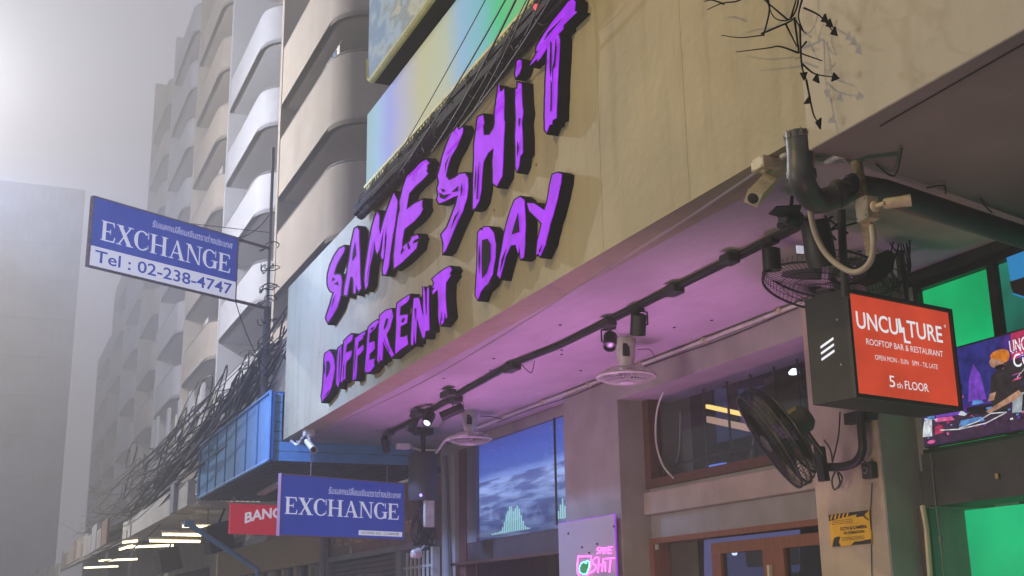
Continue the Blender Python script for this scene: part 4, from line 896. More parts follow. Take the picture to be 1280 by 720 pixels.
tag(g.build('steel_brace', 'black_metal'), 'thin black bracing rods above the large mesh fan', 'brace')
g = G()
for a, m_, b, lab in (((1095, 205), (1118, 220), (1128, 185), 'longest loose wire end pointing up above the drain pipe'), ((1158, 235), (1180, 232), (1182, 242), 'middle loose wire end bent over the drain pipe'), ((1225, 248), (1232, 258), (1240, 266), 'short loose wire end farthest along the drain pipe')):
    g = G(); g.tube(smooth_path([PZ(*a, 1.92), PZ(*m_, 1.91), PZ(*b, 1.92)], 4), .004, 4); tag(g.build('loose_wire', 'cable_black'), lab, 'wire', 'loose wire ends above the drain pipe')
# ------------------------------------------------------------------ projecting red lightbox
A = PY(1060, 366.5, 5.0); A2 = PY(1068.5, 492, 5.0); B = PY(1184, 390, 5.17); B2 = PY(1194, 507, 5.17)
A = Vector(((A.x+A2.x)/2, 5.0, A.z)); ux = Vector((B.x-A.x, .17, 0)); wd = ux.length; ux.normalize(); nrm = Vector((ux.y, -ux.x, 0)); hh = A.z-A2.z
lb = thing('lightbox_sign', 'black lightbox with red face reading UNCULTURE ROOFTOP BAR', 'sign', Vector((A.x, 5, A2.z)))
o = Vector((A.x, 5.0, A2.z)); fr = (o, ux, Vector((0, 0, 1)), nrm); back = -nrm
dep = .275; g = G()
def Lp(u, v, d): return o+ux*u+Vector((0, 0, v))-nrm*d
cx = wd/2; e = .022
g.obox(Lp(wd/2, hh/2, dep/2+.002), ux*(wd/2+e), Vector((0, 0, hh/2+e)), nrm*(dep/2)); g.build('case', 'black_paint', lb)
g = G()
for u0, u1, v0, v1 in ((-e, wd+e, hh, hh+e), (-e, wd+e, -e, 0), (-e, 0, 0, hh), (wd, wd+e, 0, hh)):
    g.obox(Lp((u0+u1)/2, (v0+v1)/2, -.008), ux*((u1-u0)/2), Vector((0, 0, (v1-v0)/2)), nrm*.012)
islands(g, 'face_rim', 'black_plastic', lb)
g = G(); g.obox(Lp(wd/2, hh/2, -.001), ux*wd/2, Vector((0, 0, hh/2)), nrm*.003); face = g.build('face', 'unculture_red', lb)
g = G(); S = wd/.0+0 if False else wd
text_on(g, 'UNCU', fr, .055*S, hh*.655, hh*.175, .40*S, 'logo_white', bold=.012, off=.008); text_on(g, 'TURE', fr, .545*S, hh*.655, hh*.175, .36*S, 'logo_white', bold=.012, off=.008)
zx = .462*S; zy = hh*.655; H_ = hh*.175
def PP(u, v): return o+ux*u+Vector((0, 0, v))+nrm*.008
g.add([PP(zx+a*S, zy+b*H_) for a, b in ((0, 1.02), (.02, 1.02), (.03, .5), (.055, .55), (.055, -.05), (.072, -.38), (.04, -.38), (.04, .22), (0, .16))], [(0, 1, 2, 3, 8), (3, 4, 7, 8), (4, 5, 6, 7)], 'logo_white')
g.add([PP(zx+a*S, zy+b*H_) for a, b in ((.05, -.38), (.105, -.38), (.105, -.24), (.05, -.24))], [(0, 1, 2, 3)], 'logo_white')
text_on(g, '°', fr, .935*S, hh*.83, hh*.03, None, 'logo_white', off=.008)
text_on(g, 'ROOFTOP BAR & RESTAURANT', fr, .13*S, hh*.505, hh*.062, .76*S, 'logo_white', off=.008, bold=-.004)
text_on(g, 'OPEN MON - SUN   5PM - TIL LATE', fr, .20*S, hh*.365, hh*.05, .62*S, 'logo_white', off=.008, bold=-.006)
text_on(g, '5', fr, .315*S, hh*.11, hh*.115, .055*S, 'logo_white', off=.008); text_on(g, 'th', fr, .385*S, hh*.11, hh*.06, .055*S, 'logo_white', off=.008); text_on(g, 'FLOOR', fr, .465*S, hh*.11, hh*.085, .235*S, 'logo_white', off=.008, bold=.004)
g.build('lettering', None, face)
g = G()
for k in range(3):
    u = dep*.52; v = hh*(.42+.062*k); p = o-ux*(e+.003)-nrm*u+Vector((0, 0, v)); g.obox(p, ux*.002, -nrm*.045+Vector((0, 0, -.016)), Vector((0, 0, .006)))
islands(g, 'logo_stroke', 'white_glow', lb)
g = G()
for u, v in ((.06, .3), (.06, .75)):
    p = o-ux*(e+.002)-nrm*u+Vector((0, 0, hh*v)); g.lathe(p, -ux, [(0, .008), (.004, .006)], 8)
islands(g, 'screw', 'steel', lb)
# bent bracket below the lightbox, carrying the lower fan
br = thing('fan_bracket', 'bent black pipe bracket between the red lightbox and the tilted fan', 'bracket', PX(1085, 560, 5.0))
g = G(); g.tube(smooth_path([PX(1075, 516, 4.95), PX(1077, 540, 4.95), PX(1078, 562, 4.95), PX(1070, 577, 4.95), PX(1055, 583, 4.93), PX(1033, 584, 4.9)], 6), .027, 12); g.build('pipe', 'black_metal', br, True)
g = G(); g.obox(PX(1027, 580, 4.85), (.02, 0, 0), (0, .035, 0), (0, .012, .11)); g.obox(PX(1075, 521, 5.0), (.03, 0, 0), (0, .12, 0), (0, 0, .035)); islands(g, 'plate', 'black_metal', br)
g = G(); q = PX(1087, 588, 5.02); g.bevel_box((q.x-.03, q.y-.045, q.z-.05), (q.x+.028, q.y+.045, q.z+.05), .006, 'black_plastic'); g.lathe((q.x-.03, q.y+.005, q.z), (-1, 0, 0), [(0, .024), (.006, .022), (.006, .017)], 16, 'cable_grey'); g.lathe((q.x-.036, q.y+.005, q.z), (-1, 0, 0), [(0, .014), (.012, .012)], 12, 'black_plastic')
tag(g.build('fan_speed_switch', None), 'small black dial switch on the tan pillar by the bracket', 'switch')
g = G()
g.tube(smooth_path([PX(1046, 585, 4.97), PX(1040, 600, 4.97), PX(1043, 612, 4.97), PX(1050, 604, 4.97), PX(1047, 590, 4.97), PX(1053, 598, 4.97), PX(1048, 610, 4.97)], 5), .006, 5)
g.tube(smooth_path([PX(1050, 515, 4.95), PX(1048, 545, 4.97), PX(1040, 580, 4.98)], 5), .005, 5); g.tube(smooth_path([PX(1030, 550, 4.8), PX(1038, 562, 4.9), PX(1041, 580, 4.96)], 5), .005, 5); g.tube(smooth_path([PX(1078, 575, 4.95), PX(1086, 580, 4.98)], 4), .006, 5)
g.tube([PX(1090, 603, 5.04), PX(1088, 640, 5.04), PX(1090, 725, 5.04)], .003, 4)
tag(g.build('fan_cable', 'cable_black'), 'black cable looping under the bracket on the tan pillar', 'cable')
# warning sign on the pillar
wsn = thing('warning_sign', 'yellow CCTV warning sign taped to the tan pillar', 'sign', PX(1062, 684, 5.04))
q = [PX(1036, 645, 5.035), PX(1086, 636, 5.035), PX(1089, 679, 5.035), PX(1039, 684, 5.035)]
yl = (q[0].y+q[3].y)/2; yr = (q[1].y+q[2].y)/2; zl = q[3].z; zt_ = q[0].z; zl = (q[2].z+q[3].z)/2; zt_ = (q[0].z+q[1].z)/2
g = G(); g.box((5.036, yr, zl), (5.046, yl, zt_)); g.build('board', 'warning_yellow', wsn)
fw = (Vector((5.034, yl, zl)), Vector((0, -1, 0)), Vector((0, 0, 1)), Vector((-1, 0, 0))); Wd = yl-yr; Hd = zt_-zl
g = G()
def wp(u, v, d=.0): return fw[0]+fw[1]*(u*Wd)+fw[2]*(v*Hd)+fw[3]*d
g.add([wp(0, .8), wp(0, 1), wp(1, 1), wp(.95, .92), wp(.6, .9)], [(0, 1, 2, 3, 4)], 'warning_black')
for k in range(5): g.add([wp(.03+.1*k, .84, .001), wp(.07+.1*k, .84, .001), wp(.12+.1*k, .99, .001), wp(.08+.1*k, .99, .001)], [(0, 1, 2, 3)], 'warning_yellow')
g.add([wp(.5, 0), wp(1, 0), wp(1, .14), wp(.75, .1), wp(.6, .1)], [(0, 1, 2, 3, 4)], 'warning_black')
text_on(g, 'CCTV & CAMERA', fw, .27*Wd, .47*Hd, .10*Hd, .66*Wd, 'warning_black', bold=.03, off=.001); text_on(g, 'IN OPERATION', fw, .36*Wd, .34*Hd, .085*Hd, .50*Wd, 'warning_black', bold=.02, off=.001)
for v in (.78, .73, .68, .24, .20, .16): g.add([wp(.3 if v < .5 else .08, v, .001), wp(.85 if v < .5 else .6, v, .001), wp(.85 if v < .5 else .6, v+.012, .001), wp(.3 if v < .5 else .08, v+.012, .001)], [(0, 1, 2, 3)], 'warning_black')
g.add([wp(.68, .82, .001), wp(.9, .84, .001), wp(.92, .93, .001), wp(.72, .93, .001)], [(0, 1, 2, 3)], 'warning_black'); g.add([wp(.86, .82, .001), wp(.98, .68, .001), wp(.99, .72, .001), wp(.9, .84, .001)], [(0, 1, 2, 3)], 'warning_black')
g.add([wp(.03, 0, .001), wp(.25, 0, .001), wp(.2, .12, .001), wp(.26, .28, .001), wp(.2, .3, .001), wp(.1, .27, .001), wp(.06, .13, .001)], [tuple(range(7))], 'warning_black')
g.build('print', None, wsn)
# ------------------------------------------------------------------ neon sign on the pillar
ne = thing('neon_sign', 'clear acrylic board with small pink neon lettering on the pillar', 'neon sign', (5.0, 9.9, -.4))
g = G(); g.box((4.985, 9.31, -.45), (4.993, 10.44, .795)); g.build('backboard', 'acrylic', ne)
g = G(); g.box((4.984, 9.300, -.45), (4.994, 9.309, .80)); g.box((4.984, 9.31, .796), (4.994, 10.44, .80)); g.build('lit_edge', 'purple_glow', ne)
g = G()
for px, py in ((711, 667), (768, 658), (728, 684), (747, 680), (737, 691)): g.lathe(PX(px, py, 4.984), (-1, 0, 0), [(0, .009), (.012, .008)], 10)
islands(g, 'stud', 'black_metal', ne)
def neon(m, r, *lines):
    g = G()
    for l in lines: g.tube([PX(700+x/9, 640+y/9, 4.965) for x, y in l], r, 6)
    return g
neon('p', .006, [(440,398),(418,412),(420,428),(438,440),(430,465),(414,468)], [(452,465),(462,400),(478,440)], [(478,400),(485,470),(500,400)], [(508,470),(515,398)], [(515,430),(540,428)], [(545,395),(538,465)], [(545,393),(588,392)], [(541,430),(575,428)], [(538,466),(578,465)]).build('neon_tube', 'neon_pink', ne, True)
neon('p', .0075, [(430,510),(395,515),(362,555),(375,585),(405,605),(400,640),(370,670),(345,680)], [(440,520),(425,685)], [(488,525),(470,670)], [(432,605),(480,590)], [(505,560),(510,670)], [(510,520),(512,528)], [(525,525),(575,518),(612,520)], [(570,522),(555,680)]).build('neon_tube', 'neon_pink', ne, True)
neon('p', .008, [(205,500),(350,498),(345,600),(330,680),(290,730),(230,730),(200,690),(192,620),(205,500)]).build('neon_tube', 'neon_pink', ne, True)
neon('p', .006, [(290,560),(310,545),(330,560),(325,620),(300,690),(260,700),(225,680),(215,630),(235,580),(270,560),(290,580),(305,550)]).build('neon_tube', 'neon_cyan', ne, True)
g = G(); g.add([PX(700+x/9, 640+y/9, 4.975) for x, y in ((290,575),(322,565),(318,620),(295,685),(262,692),(230,675),(222,632),(240,590),(270,572))], [tuple(range(9))]); g.build('green_fill', 'neon_green', ne)
# ------------------------------------------------------------------ speaker and service pipe at the far end
sp = thing('cylinder_speaker', 'black cylindrical speaker hanging at the far end of the soffit', 'speaker', (4.52, 13, 1.2))
g = G(); g.lathe((4.52, 13, 1.76), (0, 0, -1), [(0, .14), (.03, .165), (.50, .165), (.54, .15)], 28); g.build('cabinet', 'charcoal', sp, True)
g = G(); g.tube([(4.52, 13, 1.76), (4.52, 13, 2.04)], .03, 8); g.bevel_box((4.42, 12.92, 1.97), (4.62, 13.08, 2.048), .01); g.build('bracket', 'black_metal', sp)
g = G(); q = PY(526, 619, 12.82); g.lathe(q, (0, -1, 0), [(0, .018), (.008, .014)], 10); g.build('indicator', 'violet_led', sp)
g = G(); rr = random.Random(5)
for k in range(12):
    x = 524+rr.uniform(-6, 12); g.tube(smooth_path([PY(522+k*1.6, 622, 13), PY(x, 645, 13), PY(x+rr.uniform(-8, 8), 668, 13), PY(530+rr.uniform(-12, 14), 682, 13), PY(540+rr.uniform(-6, 6), 660, 13)], 5), .009, 4)
tag(g.build('cable_coil', 'cable_black'), 'black cables coiled below the cylindrical speaker', 'cables')
g = G(); q = PY(536, 642, 12.9); g.bevel_box((q.x-.06, q.y-.03, q.z-.15), (q.x+.06, q.y+.03, q.z+.15), .01); tag(g.build('electric_box', 'white_plastic'), 'white electric box under the cylindrical speaker', 'box')
g = G(); q = PY(521, 691, 12.8); g.lathe(q-Vector((.06, 0, .02)), (1, .2, .25), [(0, .03), (.02, .05), (.1, .055), (.13, .03)], 16); g.tube([q+Vector((.05, 0, .03)), q+Vector((.12, .1, .08))], .012, 6); tag(g.build('wall_lamp', 'white_plastic', None, True), 'small white lamp above the barred grille', 'lamp')
g = G(); g.tube([PX(554, 570, 5.2), PX(557, 640, 5.2), PX(560, 725, 5.2)], .035, 8); tag(g.build('wall_pipe', 'plaster_blue', None, True), 'grey vertical pipe on the wall right of the speaker', 'pipe')
# ------------------------------------------------------------------ blue canopy
bc = thing('blue_canopy', 'blue metal clad canopy with ribbed front and boarded end', 'canopy', (3.3, 17, 1.8))
for i in range(7):
    ya = 14.62+i*.74; g = G(); g.box((3.10, ya+.06, 1.83), (3.14, ya+.74-.06, 2.66)); g.build('front_panel', 'blue_metal', bc)
g = G()
for i in range(8): g.box((3.115, 14.62+i*.74-.058, 1.835), (3.14, 14.62+i*.74+.058, 2.655))
islands(g, 'groove', 'blue_groove', bc)
for i in range(7):
    g = G(); z = 1.82+i*.12; x1 = 3.24 if z > 2.0 else 4.95
    if z > 2.0: g.box((3.10, 14.60, z), (3.24, 14.63, z+.112))
    else: g.box((3.10, 14.60, z), (4.95, 14.63, z+.112))
    g.build('end_board', 'blue_metal', bc)
g = G(); g.box((3.12, 14.632, 1.80), (5.3, 19.8, 1.822)); 
for k in range(26): g.box((3.14+k*.085, 14.64, 1.785), (3.16+k*.085, 19.78, 1.799))
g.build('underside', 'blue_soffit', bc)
g = G(); g.tube([(3.09, 14.59, 1.82), (3.09, 19.82, 1.82)], .02, 6); g.tube([(3.09, 14.59, 2.67), (3.09, 19.82, 2.67)], .02, 6); g.tube([(3.09, 14.59, 1.82), (3.09, 14.59, 2.67)], .02, 6); g.tube([(3.09, 19.82, 1.82), (3.09, 19.82, 2.67)], .02, 6); islands(g, 'edge_trim', 'blue_metal', bc)
g = G(); g.box((3.14, 14.64, 2.64), (5.3, 19.8, 2.68)); g.build('top', 'blue_groove', bc)
g = G(); a = PZ(327, 617, 1.76); b = PZ(352, 603, 1.76); d = (b-a); g.obox((a+b)/2, d/2*1.1, d.cross(Vector((0, 0, 1))).normalized()*.05, (0, 0, .02)); tag(g.build('tube_fitting', 'white_plastic'), 'unlit white tube light fitting under the blue canopy', 'light fitting')
g = G(); g.box((3.5, 14.8, 1.83), (5.6, 14.9, 2.04)); g.build('wall_end', 'plaster_blue', bc)
# ------------------------------------------------------------------ serif letters
def serif(g, frame, u, v, H, word, m, adv_scale=1.0, off=.006, squash=1.0):
    o, ux, uy, nn = frame
    def put(polys, x0, w):
        for i, poly in enumerate(polys):
            g.add([o+ux*(u+(x0+p[0])*H*squash)+uy*(v+p[1]*H)+nn*(off+.0006*i) for p in poly], [tuple(range(len(poly)))], m)
    def bar(x0, x1, y0, y1): return [(x0, y0), (x1, y0), (x1, y1), (x0, y1)]
    def arc(cx, cy, rx, ry, a0, a1, t0, t1, n=14):
        out = []
        for k in range(n):
            A = math.radians(a0+(a1-a0)*k/n); B = math.radians(a0+(a1-a0)*(k+1)/n)
            def th(A): return t0+(t1-t0)*abs(math.cos(A))
            ia, ib = th(A), th(B)
            out.append([(cx+rx*math.cos(A), cy+ry*math.sin(A)), (cx+rx*math.cos(B), cy+ry*math.sin(B)), (cx+(rx-ib)*math.cos(B), cy+(ry-min(ib, .07))*math.sin(B)), (cx+(rx-ia)*math.cos(A), cy+(ry-min(ia, .07))*math.sin(A))])
        return out
    st = .17; sf = .045
    L = {
     'E': (.72, [bar(0, .30, 0, sf), bar(0, .30, 1-sf, 1), bar(.07, .07+st, 0, 1), bar(.07, .66, 0, .06), bar(.07, .62, .94, 1), bar(.07, .46, .47, .53), [(.66, 0), (.70, .27), (.66, .27), (.60, .06)], [(.62, 1), (.65, .76), (.61, .76), (.55, .94)], bar(.43, .47, .37, .63)]),
     'X': (.86, [[(.06, 1), (.28, 1), (.80, 0), (.58, 0)], [(.68, 1), (.75, 1), (.17, 0), (.10, 0)], bar(0, .36, 1-sf, 1), bar(.56, .84, 1-sf, 1), bar(.02, .28, 0, sf), bar(.5, .86, 0, sf)]),
     'C': (.82, arc(.42, .5, .41, .52, 45, 315, .05, .19)+[bar(.70, .74, .64, 1.0), bar(.70, .735, .12, .3)]),
     'H': (.98, [bar(.09, .09+st, 0, 1), bar(.66, .66+st, 0, 1), bar(.2, .7, .47, .53), bar(0, .35, 0, sf), bar(0, .35, 1-sf, 1), bar(.57, .92, 0, sf), bar(.57, .92, 1-sf, 1)]),
     'A': (.88, [[(.36, 1), (.47, 1), (.82, 0), (.62, 0)], [(.40, .98), (.43, .9), (.15, 0), (.09, 0)], bar(.2, .6, .3, .36), bar(0, .27, 0, sf), bar(.52, .88, 0, sf)]),
     'N': (.92, [[(.06, 1), (.27, 1), (.80, 0), (.72, 0)], bar(.12, .18, 0, .95), bar(.74, .80, 0, 1), bar(0, .28, 1-sf, 1), bar(.62, .92, 1-sf, 1), bar(.02, .28, 0, sf)]),
     'G': (.90, arc(.42, .5, .41, .52, 45, 315, .05, .19)+[bar(.62, .62+st, .04, .42), bar(.50, .88, .40, .445), bar(.70, .74, .64, 1.0)]),
    }
    x = 0
    for ch in word:
        w_, polys = L[ch]; put(polys, x, w_); x += w_*adv_scale+.05
    return x*H*squash
THAI = 'รับแลกเปลี่ยนเงินตราต่างประเทศ'
# lower EXCHANGE board
def board(name, label, A, B, bottom, th=.05):
    """A top-left, B top-right world, bottom-left z"""
    ux = (B-A); ux.z = 0; wd = ux.length; ux.normalize(); n = Vector((ux.y, -ux.x, 0))
    o = Vector((A.x, A.y, bottom)); t = thing(name, label, 'sign', o, 'blue exchange signs' if 'EXCHANGE' in label else None); h = A.z-bottom
    return t, (o, ux, Vector((0, 0, 1)), n), wd, h, th
A = PY(352.5, 593, 14.0); A2 = PY(350, 668, 14.0); B = PY(505, 602, 14.7)
t, fr, wd, h, th_ = board('exchange_sign', 'lower blue EXCHANGE sign with a small licence line, hanging by the canopy', A, B, A2.z)
def panel(frame, wd, h, th_, m, t, name='board', rim=None):
    o, ux, uy, n = frame; g = G(); g.obox(o+ux*wd/2+uy*h/2-n*(th_/2), ux*wd/2, uy*h/2, n*th_/2); b = g.build(name, m, t)
    if rim:
        g = G()
        for a, b_, c, d in ((0, wd, -.015, 0), (0, wd, h, h+.015), (-.015, 0, -.015, h+.015), (wd, wd+.015, -.015, h+.015)):
            g.obox(o+ux*(a+b_)/2+uy*(c+d)/2-n*(th_/2-.003), ux*(b_-a)/2, uy*(d-c)/2, n*(th_/2+.005))
        g.build('frame', rim, t)
    return b
bd = panel(fr, wd, h, th_, 'sign_blue', t, rim='sign_pink_edge')
g = G(); serif(g, fr, wd*.028, h*.345, h*.285, 'EXCHANGE', 'sign_white', .96, squash=wd*.93/(h*.285*6.93)); text_on(g, THAI, fr, wd*.36, h*.73, h*.135, wd*.61, 'sign_white', shear=.2, off=.006, bold=-.003)
bk = (fr[0]+fr[1]*wd-fr[3]*th_, -fr[1], fr[2], -fr[3])
serif(g, bk, wd*.028, h*.345, h*.285, 'EXCHANGE', 'sign_white', .96, squash=wd*.93/(h*.285*6.93))
g.build('lettering', None, bd)
g = G(); o, ux, uy, n = fr; g.obox(o+ux*wd*.80+uy*h*.085+n*.003, ux*wd*.185, uy*h*.042, n*.002, 'sign_white'); text_on(g, 'LICENSE NO. 725489098', fr, wd*.635, h*.062, h*.048, wd*.32, 'cable_grey', off=.006); g.build('licence_plate', None, bd)
g = G(); p = o+ux*wd*.23+uy*h-n*.025; q = o+ux*wd*.86+uy*h-n*.025; g.tube([p, Vector((p.x, p.y, 2.04))], .008, 6); g.tube([q, Vector((q.x, q.y, 2.04 if q.y < 14.6 else 1.8))], .008, 6); islands(g, 'hanger_rod', 'steel', t)
# upper EXCHANGE board with phone number
A = PY(118, 246, 15.0); A2 = PY(110, 331, 15.0); B = PY(298, 285, 16.1)
t, fr, wd, h, th_ = board('exchange_sign', 'upper blue EXCHANGE sign with a white telephone strip on the post', A, B, A2.z)
bd = panel(fr, wd, h, .06, 'sign_blue', t, rim='rusty')
g = G(); serif(g, fr, wd*.055, h*.40, h*.29, 'EXCHANGE', 'sign_white', .96, squash=wd*.90/(h*.29*6.93)); text_on(g, THAI, fr, wd*.38, h*.80, h*.12, wd*.58, 'sign_white', shear=.2, off=.006, bold=-.002)
o, ux, uy, n = fr; g.obox(o+ux*wd/2+uy*h*.145+n*.003, ux*wd*.498, uy*h*.142, n*.002, 'sign_white'); text_on(g, 'Tel : 02-238-4747', fr, wd*.03, h*.06, h*.18, wd*.94, 'sign_blue', off=.0075, bold=.012)
g.build('lettering', None, bd)
pe = PX(349, 300, 3.45); g = G()
for v in (1.0, 0.0):
    p = o+ux*wd*.2+uy*h*v-n*.03; q = o+ux*wd+uy*h*v-n*.03; e = q+ux*.62; g.tube([p, q, e], .022, 6)
g.build('arm', 'rusty', t)
pb = o+ux*(wd+.60)-n*.03
po = thing('sign_post', 'tall pale pipe post carrying the upper EXCHANGE sign', 'post', (pb.x, pb.y, 2.68))
g = G(); g.tube([(pb.x, pb.y, 2.685), (pb.x, pb.y, 4.2)], .055, 10, 'cable_grey'); g.tube([(pb.x, pb.y, 4.2), (pb.x, pb.y, 6.6)], .024, 10, 'sign_back'); g.build('tube', None, po, True)
g = G(); rr = random.Random(9)
for k in range(10):
    z = 3.9+rr.uniform(-.3, 1.2); pts = [(pb.x+.1*math.cos(a*1.3+k)+rr.uniform(-.05, .05), pb.y+.1*math.sin(a), z+.06*math.sin(a*2+k)) for a in [i*.6 for i in range(9)]]; g.tube(smooth_path(pts, 3), .008, 4)
g.tube(catenary(o+ux*wd*.98+uy*h, Vector((pb.x, pb.y, 5.6)), .1), .008, 4); g.tube(catenary(o+ux*wd*.6+uy*h, Vector((pb.x, pb.y, 5.3)), .0), .005, 4); g.tube(catenary(o+ux*wd*1.0, Vector((pb.x+.3, pb.y, 3.2)), .3), .008, 4)
islands(g, 'post_wire', 'cable_black', po)
# red sign behind the lower EXCHANGE board
A = PY(289, 629, 18.0); A2 = PY(288, 667, 18.0); B = PY(440, 632, 18.6)
t, fr, wd, h, th_ = board('bangkok_sign', 'red sign with arched white letters under the blue canopy', A, B, A2.z)
bd = panel(fr, wd, h, .05, 'sign_red', t); g = G(); text_on(g, 'BANGKOK', fr, wd*.11, h*.34, h*.36, wd*.54, 'sign_white', bold=.03, arc=h*.22); g.build('lettering', None, bd)
o, ux, uy, n = fr; g = G(); g.tube([o+uy*h+ux*.05, o+uy*(h+.1)+ux*.05+Vector((0, 0, .0))], .01, 5); g.build('hanger', 'steel', t)
# ------------------------------------------------------------------ money changer shopfront
mc = thing('money_changer_shop', 'money changer shopfront with dark board of gold lettering and rolled shutter', 'shopfront', (5.4, 17.5, -1.5))
g = G(); g.box((D2+.05, 15.0, .93), (5.6, 20.4, 1.78)); g.build('name_board', 'shop_board', mc)
g = G(); fr = (Vector((D2+.05, 20.3, .93)), Vector((0, -1, 0)), Vector((0, 0, 1)), Vector((-1, 0, 0)))
text_on(g, 'ANY CURRENCY', fr, .6, .50, .22, 2.2, 'gold', bold=.02); text_on(g, 'MONEY CHANGER', fr, .10, .14, .20, 1.9, 'gold', bold=.02); text_on(g, 'รับแลกเงินต่างประเทศ', fr, 2.25, .14, .26, 2.1, 'gold', bold=.01)
g.build('lettering', None, mc)
g = G(); g.box((D2+.0, 15.0, .84), (5.6, 20.4, .92)); g.build('lower_rail', 'plaster_blue', mc)
for k in range(14):
    g = G(); z = .83-k*.075; g.prism([Vector((D2+.12, 16.6, z)), Vector((D2+.09, 16.6, z-.03)), Vector((D2+.12, 16.6, z-.066)), Vector((D2+.15, 16.6, z-.03))], (0, 3.7, 0)); g.build('shutter_slat', 'shutter', mc)
g = G(); g.box((D2+.02, 16.35, -1.5), (D2+.2, 16.58, .838)); g.box((D2+.02, 20.3, -1.5), (D2+.2, 20.5, .838)); g.box((D2+.2, 14.9, -1.5), (5.9, 15.0, 1.7)); islands(g, 'jamb', 'plaster_blue', mc)
for k in range(7):
    g = G(); y = 15.2+k*.17; g.tube([(D2+.08, y, -.4), (D2+.08, y, .80)], .022, 6); g.build('grille_bar', 'white_plastic', mc)
g = G(); g.tube([(D2+.08, 15.05, .60), (D2+.08, 16.35, .60)], .02, 6); g.box((D2+.02, 15.02, -1.5), (D2+.12, 15.1, .83)); g.build('grille_frame', 'white_plastic', mc)
g = G(); g.box((5.9, 14.9, -1.5), (6.0, 45, 1.78)); g.build('inner_wall', 'interior_dark', mc)
g = G(); a = PX(404, 675, 5.1); g.tube([(a.x, a.y, -1.5), (a.x, a.y, 1.78)], .06, 8); tag(g.build('shop_downpipe', 'plaster_blue', None, True), 'pale blue downpipe left of the money changer board', 'pipe')
# glass shopfront further along
gs = thing('glass_shopfront', 'glass shopfront with pale frame beyond the money changer', 'shopfront', (5.4, 22.7, -1.5))
g = G(); g.box((D2, 20.9, -1.5), (D2+.1, 21.05, 1.2)); g.box((D2, 24.6, -1.5), (D2+.1, 24.9, 1.2)); g.box((D2, 22.6, -1.5), (D2+.08, 22.68, 1.2)); g.box((D2-.02, 20.6, 1.2), (D2+.2, 25, 1.75)); islands(g, 'frame', 'plaster', gs)
g = G(); g.box((D2+.04, 21.05, -1.5), (D2+.05, 24.6, 1.2)); g.build('pane', 'glass_dark', gs)
g = G()
for y, z in ((23.6, 1.02), (22.2, 1.08), (21.5, .98)): g.obox((5.75, y, z), (.05, 0, 0), (0, .22, 0), (0, 0, .02))
tag(g.build('shop_lamps', 'far_light'), 'small white lamps glowing inside the glass shopfront', 'lamps')
# ------------------------------------------------------------------ far shop canopies
fc = thing('cream_awning', 'cream shop awning with a square end beyond the blue canopy', 'awning', (3.4, 24, 1.9))
x0 = 2.95; ye = 22.5
g = G(); zc0 = PY(225, 643, 22.0).z; g.box((2.98, 20.2, zc0+.0), (3.10, 30, zc0+.42)); g.build('front_board', 'awning_cream', fc)
g = G(); q = PY(228, 628, 21.5); g.box((q.x-.18, 21.3, zc0-.02), (q.x+.18, 21.75, zc0+.48)); g.build('end_box', 'balcony_white', fc)
g = G(); g.box((3.10, 19.9, zc0+.0), (5.34, 30, zc0+.05)); g.build('underside', 'awning_cream', fc)
for i, (a, b, lab) in enumerate((((228, 658), (290, 659), 'nearest'), ((203, 668), (268, 669), 'second'), ((187, 676), (250, 677), 'third'), ((153, 678), (172, 676), 'fourth'), ((149, 687), (166, 682), 'fifth'))):
    yy = 20.8+i*1.3; A = PY(*a, yy); B = PY(*b, yy); g = G(); g.tube([A, B], .02, 8, 'tube_warm'); g.obox((A+B)/2+Vector((0, 0, .05)), (B-A)/2*1.04, Vector((0, .045, 0)), (0, 0, .018), 'white_plastic'); g.obox((A+B)/2+Vector((0, 0, .2)), (.01, 0, 0), (0, .01, 0), (0, 0, .13), 'steel'); tag(g.build('tube_lamp', None, None, False), ['nearest lit warm tube lamp under the far cream awning', 'second lit tube lamp under the far cream awning', 'third lit tube lamp, lowest of the long ones under the awning', 'upper of the two short lit tubes at the far left', 'lower of the two short lit tubes at the far left'][i], 'tube lamp', 'lit tube lamps under the awnings')
g = G(); a = PY(236, 655, 19.9); b = PY(322, 712, 19.9); g.tube([a, b, b-Vector((0, 0, .8))], .045, 8); g.obox(a, (.07, 0, 0), (0, .05, 0), (0, 0, .05)); tag(g.build('blue_strut', 'blue_metal', None, True), 'slanting blue strut pole below the far cream awning', 'strut')
g = G(); g.box((5.2, 20.2, .85), (5.34, 30, 1.45)); fb = g.build('gold_signboard', 'wood_strip'); tag(fb, 'gold lit signboard over the shops below the tube lamps', 'sign')
g = G()
for k in range(9): g.box((5.25, 21+k*1.05, -1.5), (5.34, 21.14+k*1.05, .84))
tag(g.build('shop_mullions', 'plaster_warm'), 'row of pale shopfront posts under the gold signboard', 'shopfront')
for i, (px, py, yy) in enumerate(((272, 672, 20.6), (210, 700, 25.5))):
    q = PY(px, py, yy); t = thing('hanging_speaker', ['black box speaker hanging right of the blue strut top', 'black box speaker hanging farther along under the awning'][i], 'speaker', q, 'black box speakers under the awning')
    g = G(); g.obox(q, (.20, .05, .06), (-.03, .15, 0), (-.06, 0, .22)); g.build('cabinet', 'black_plastic', t); g = G(); g.tube([q+Vector((0, 0, .2)), q+Vector((.1, 0, .5))], .02, 6); g.build('bracket', 'black_metal', t)
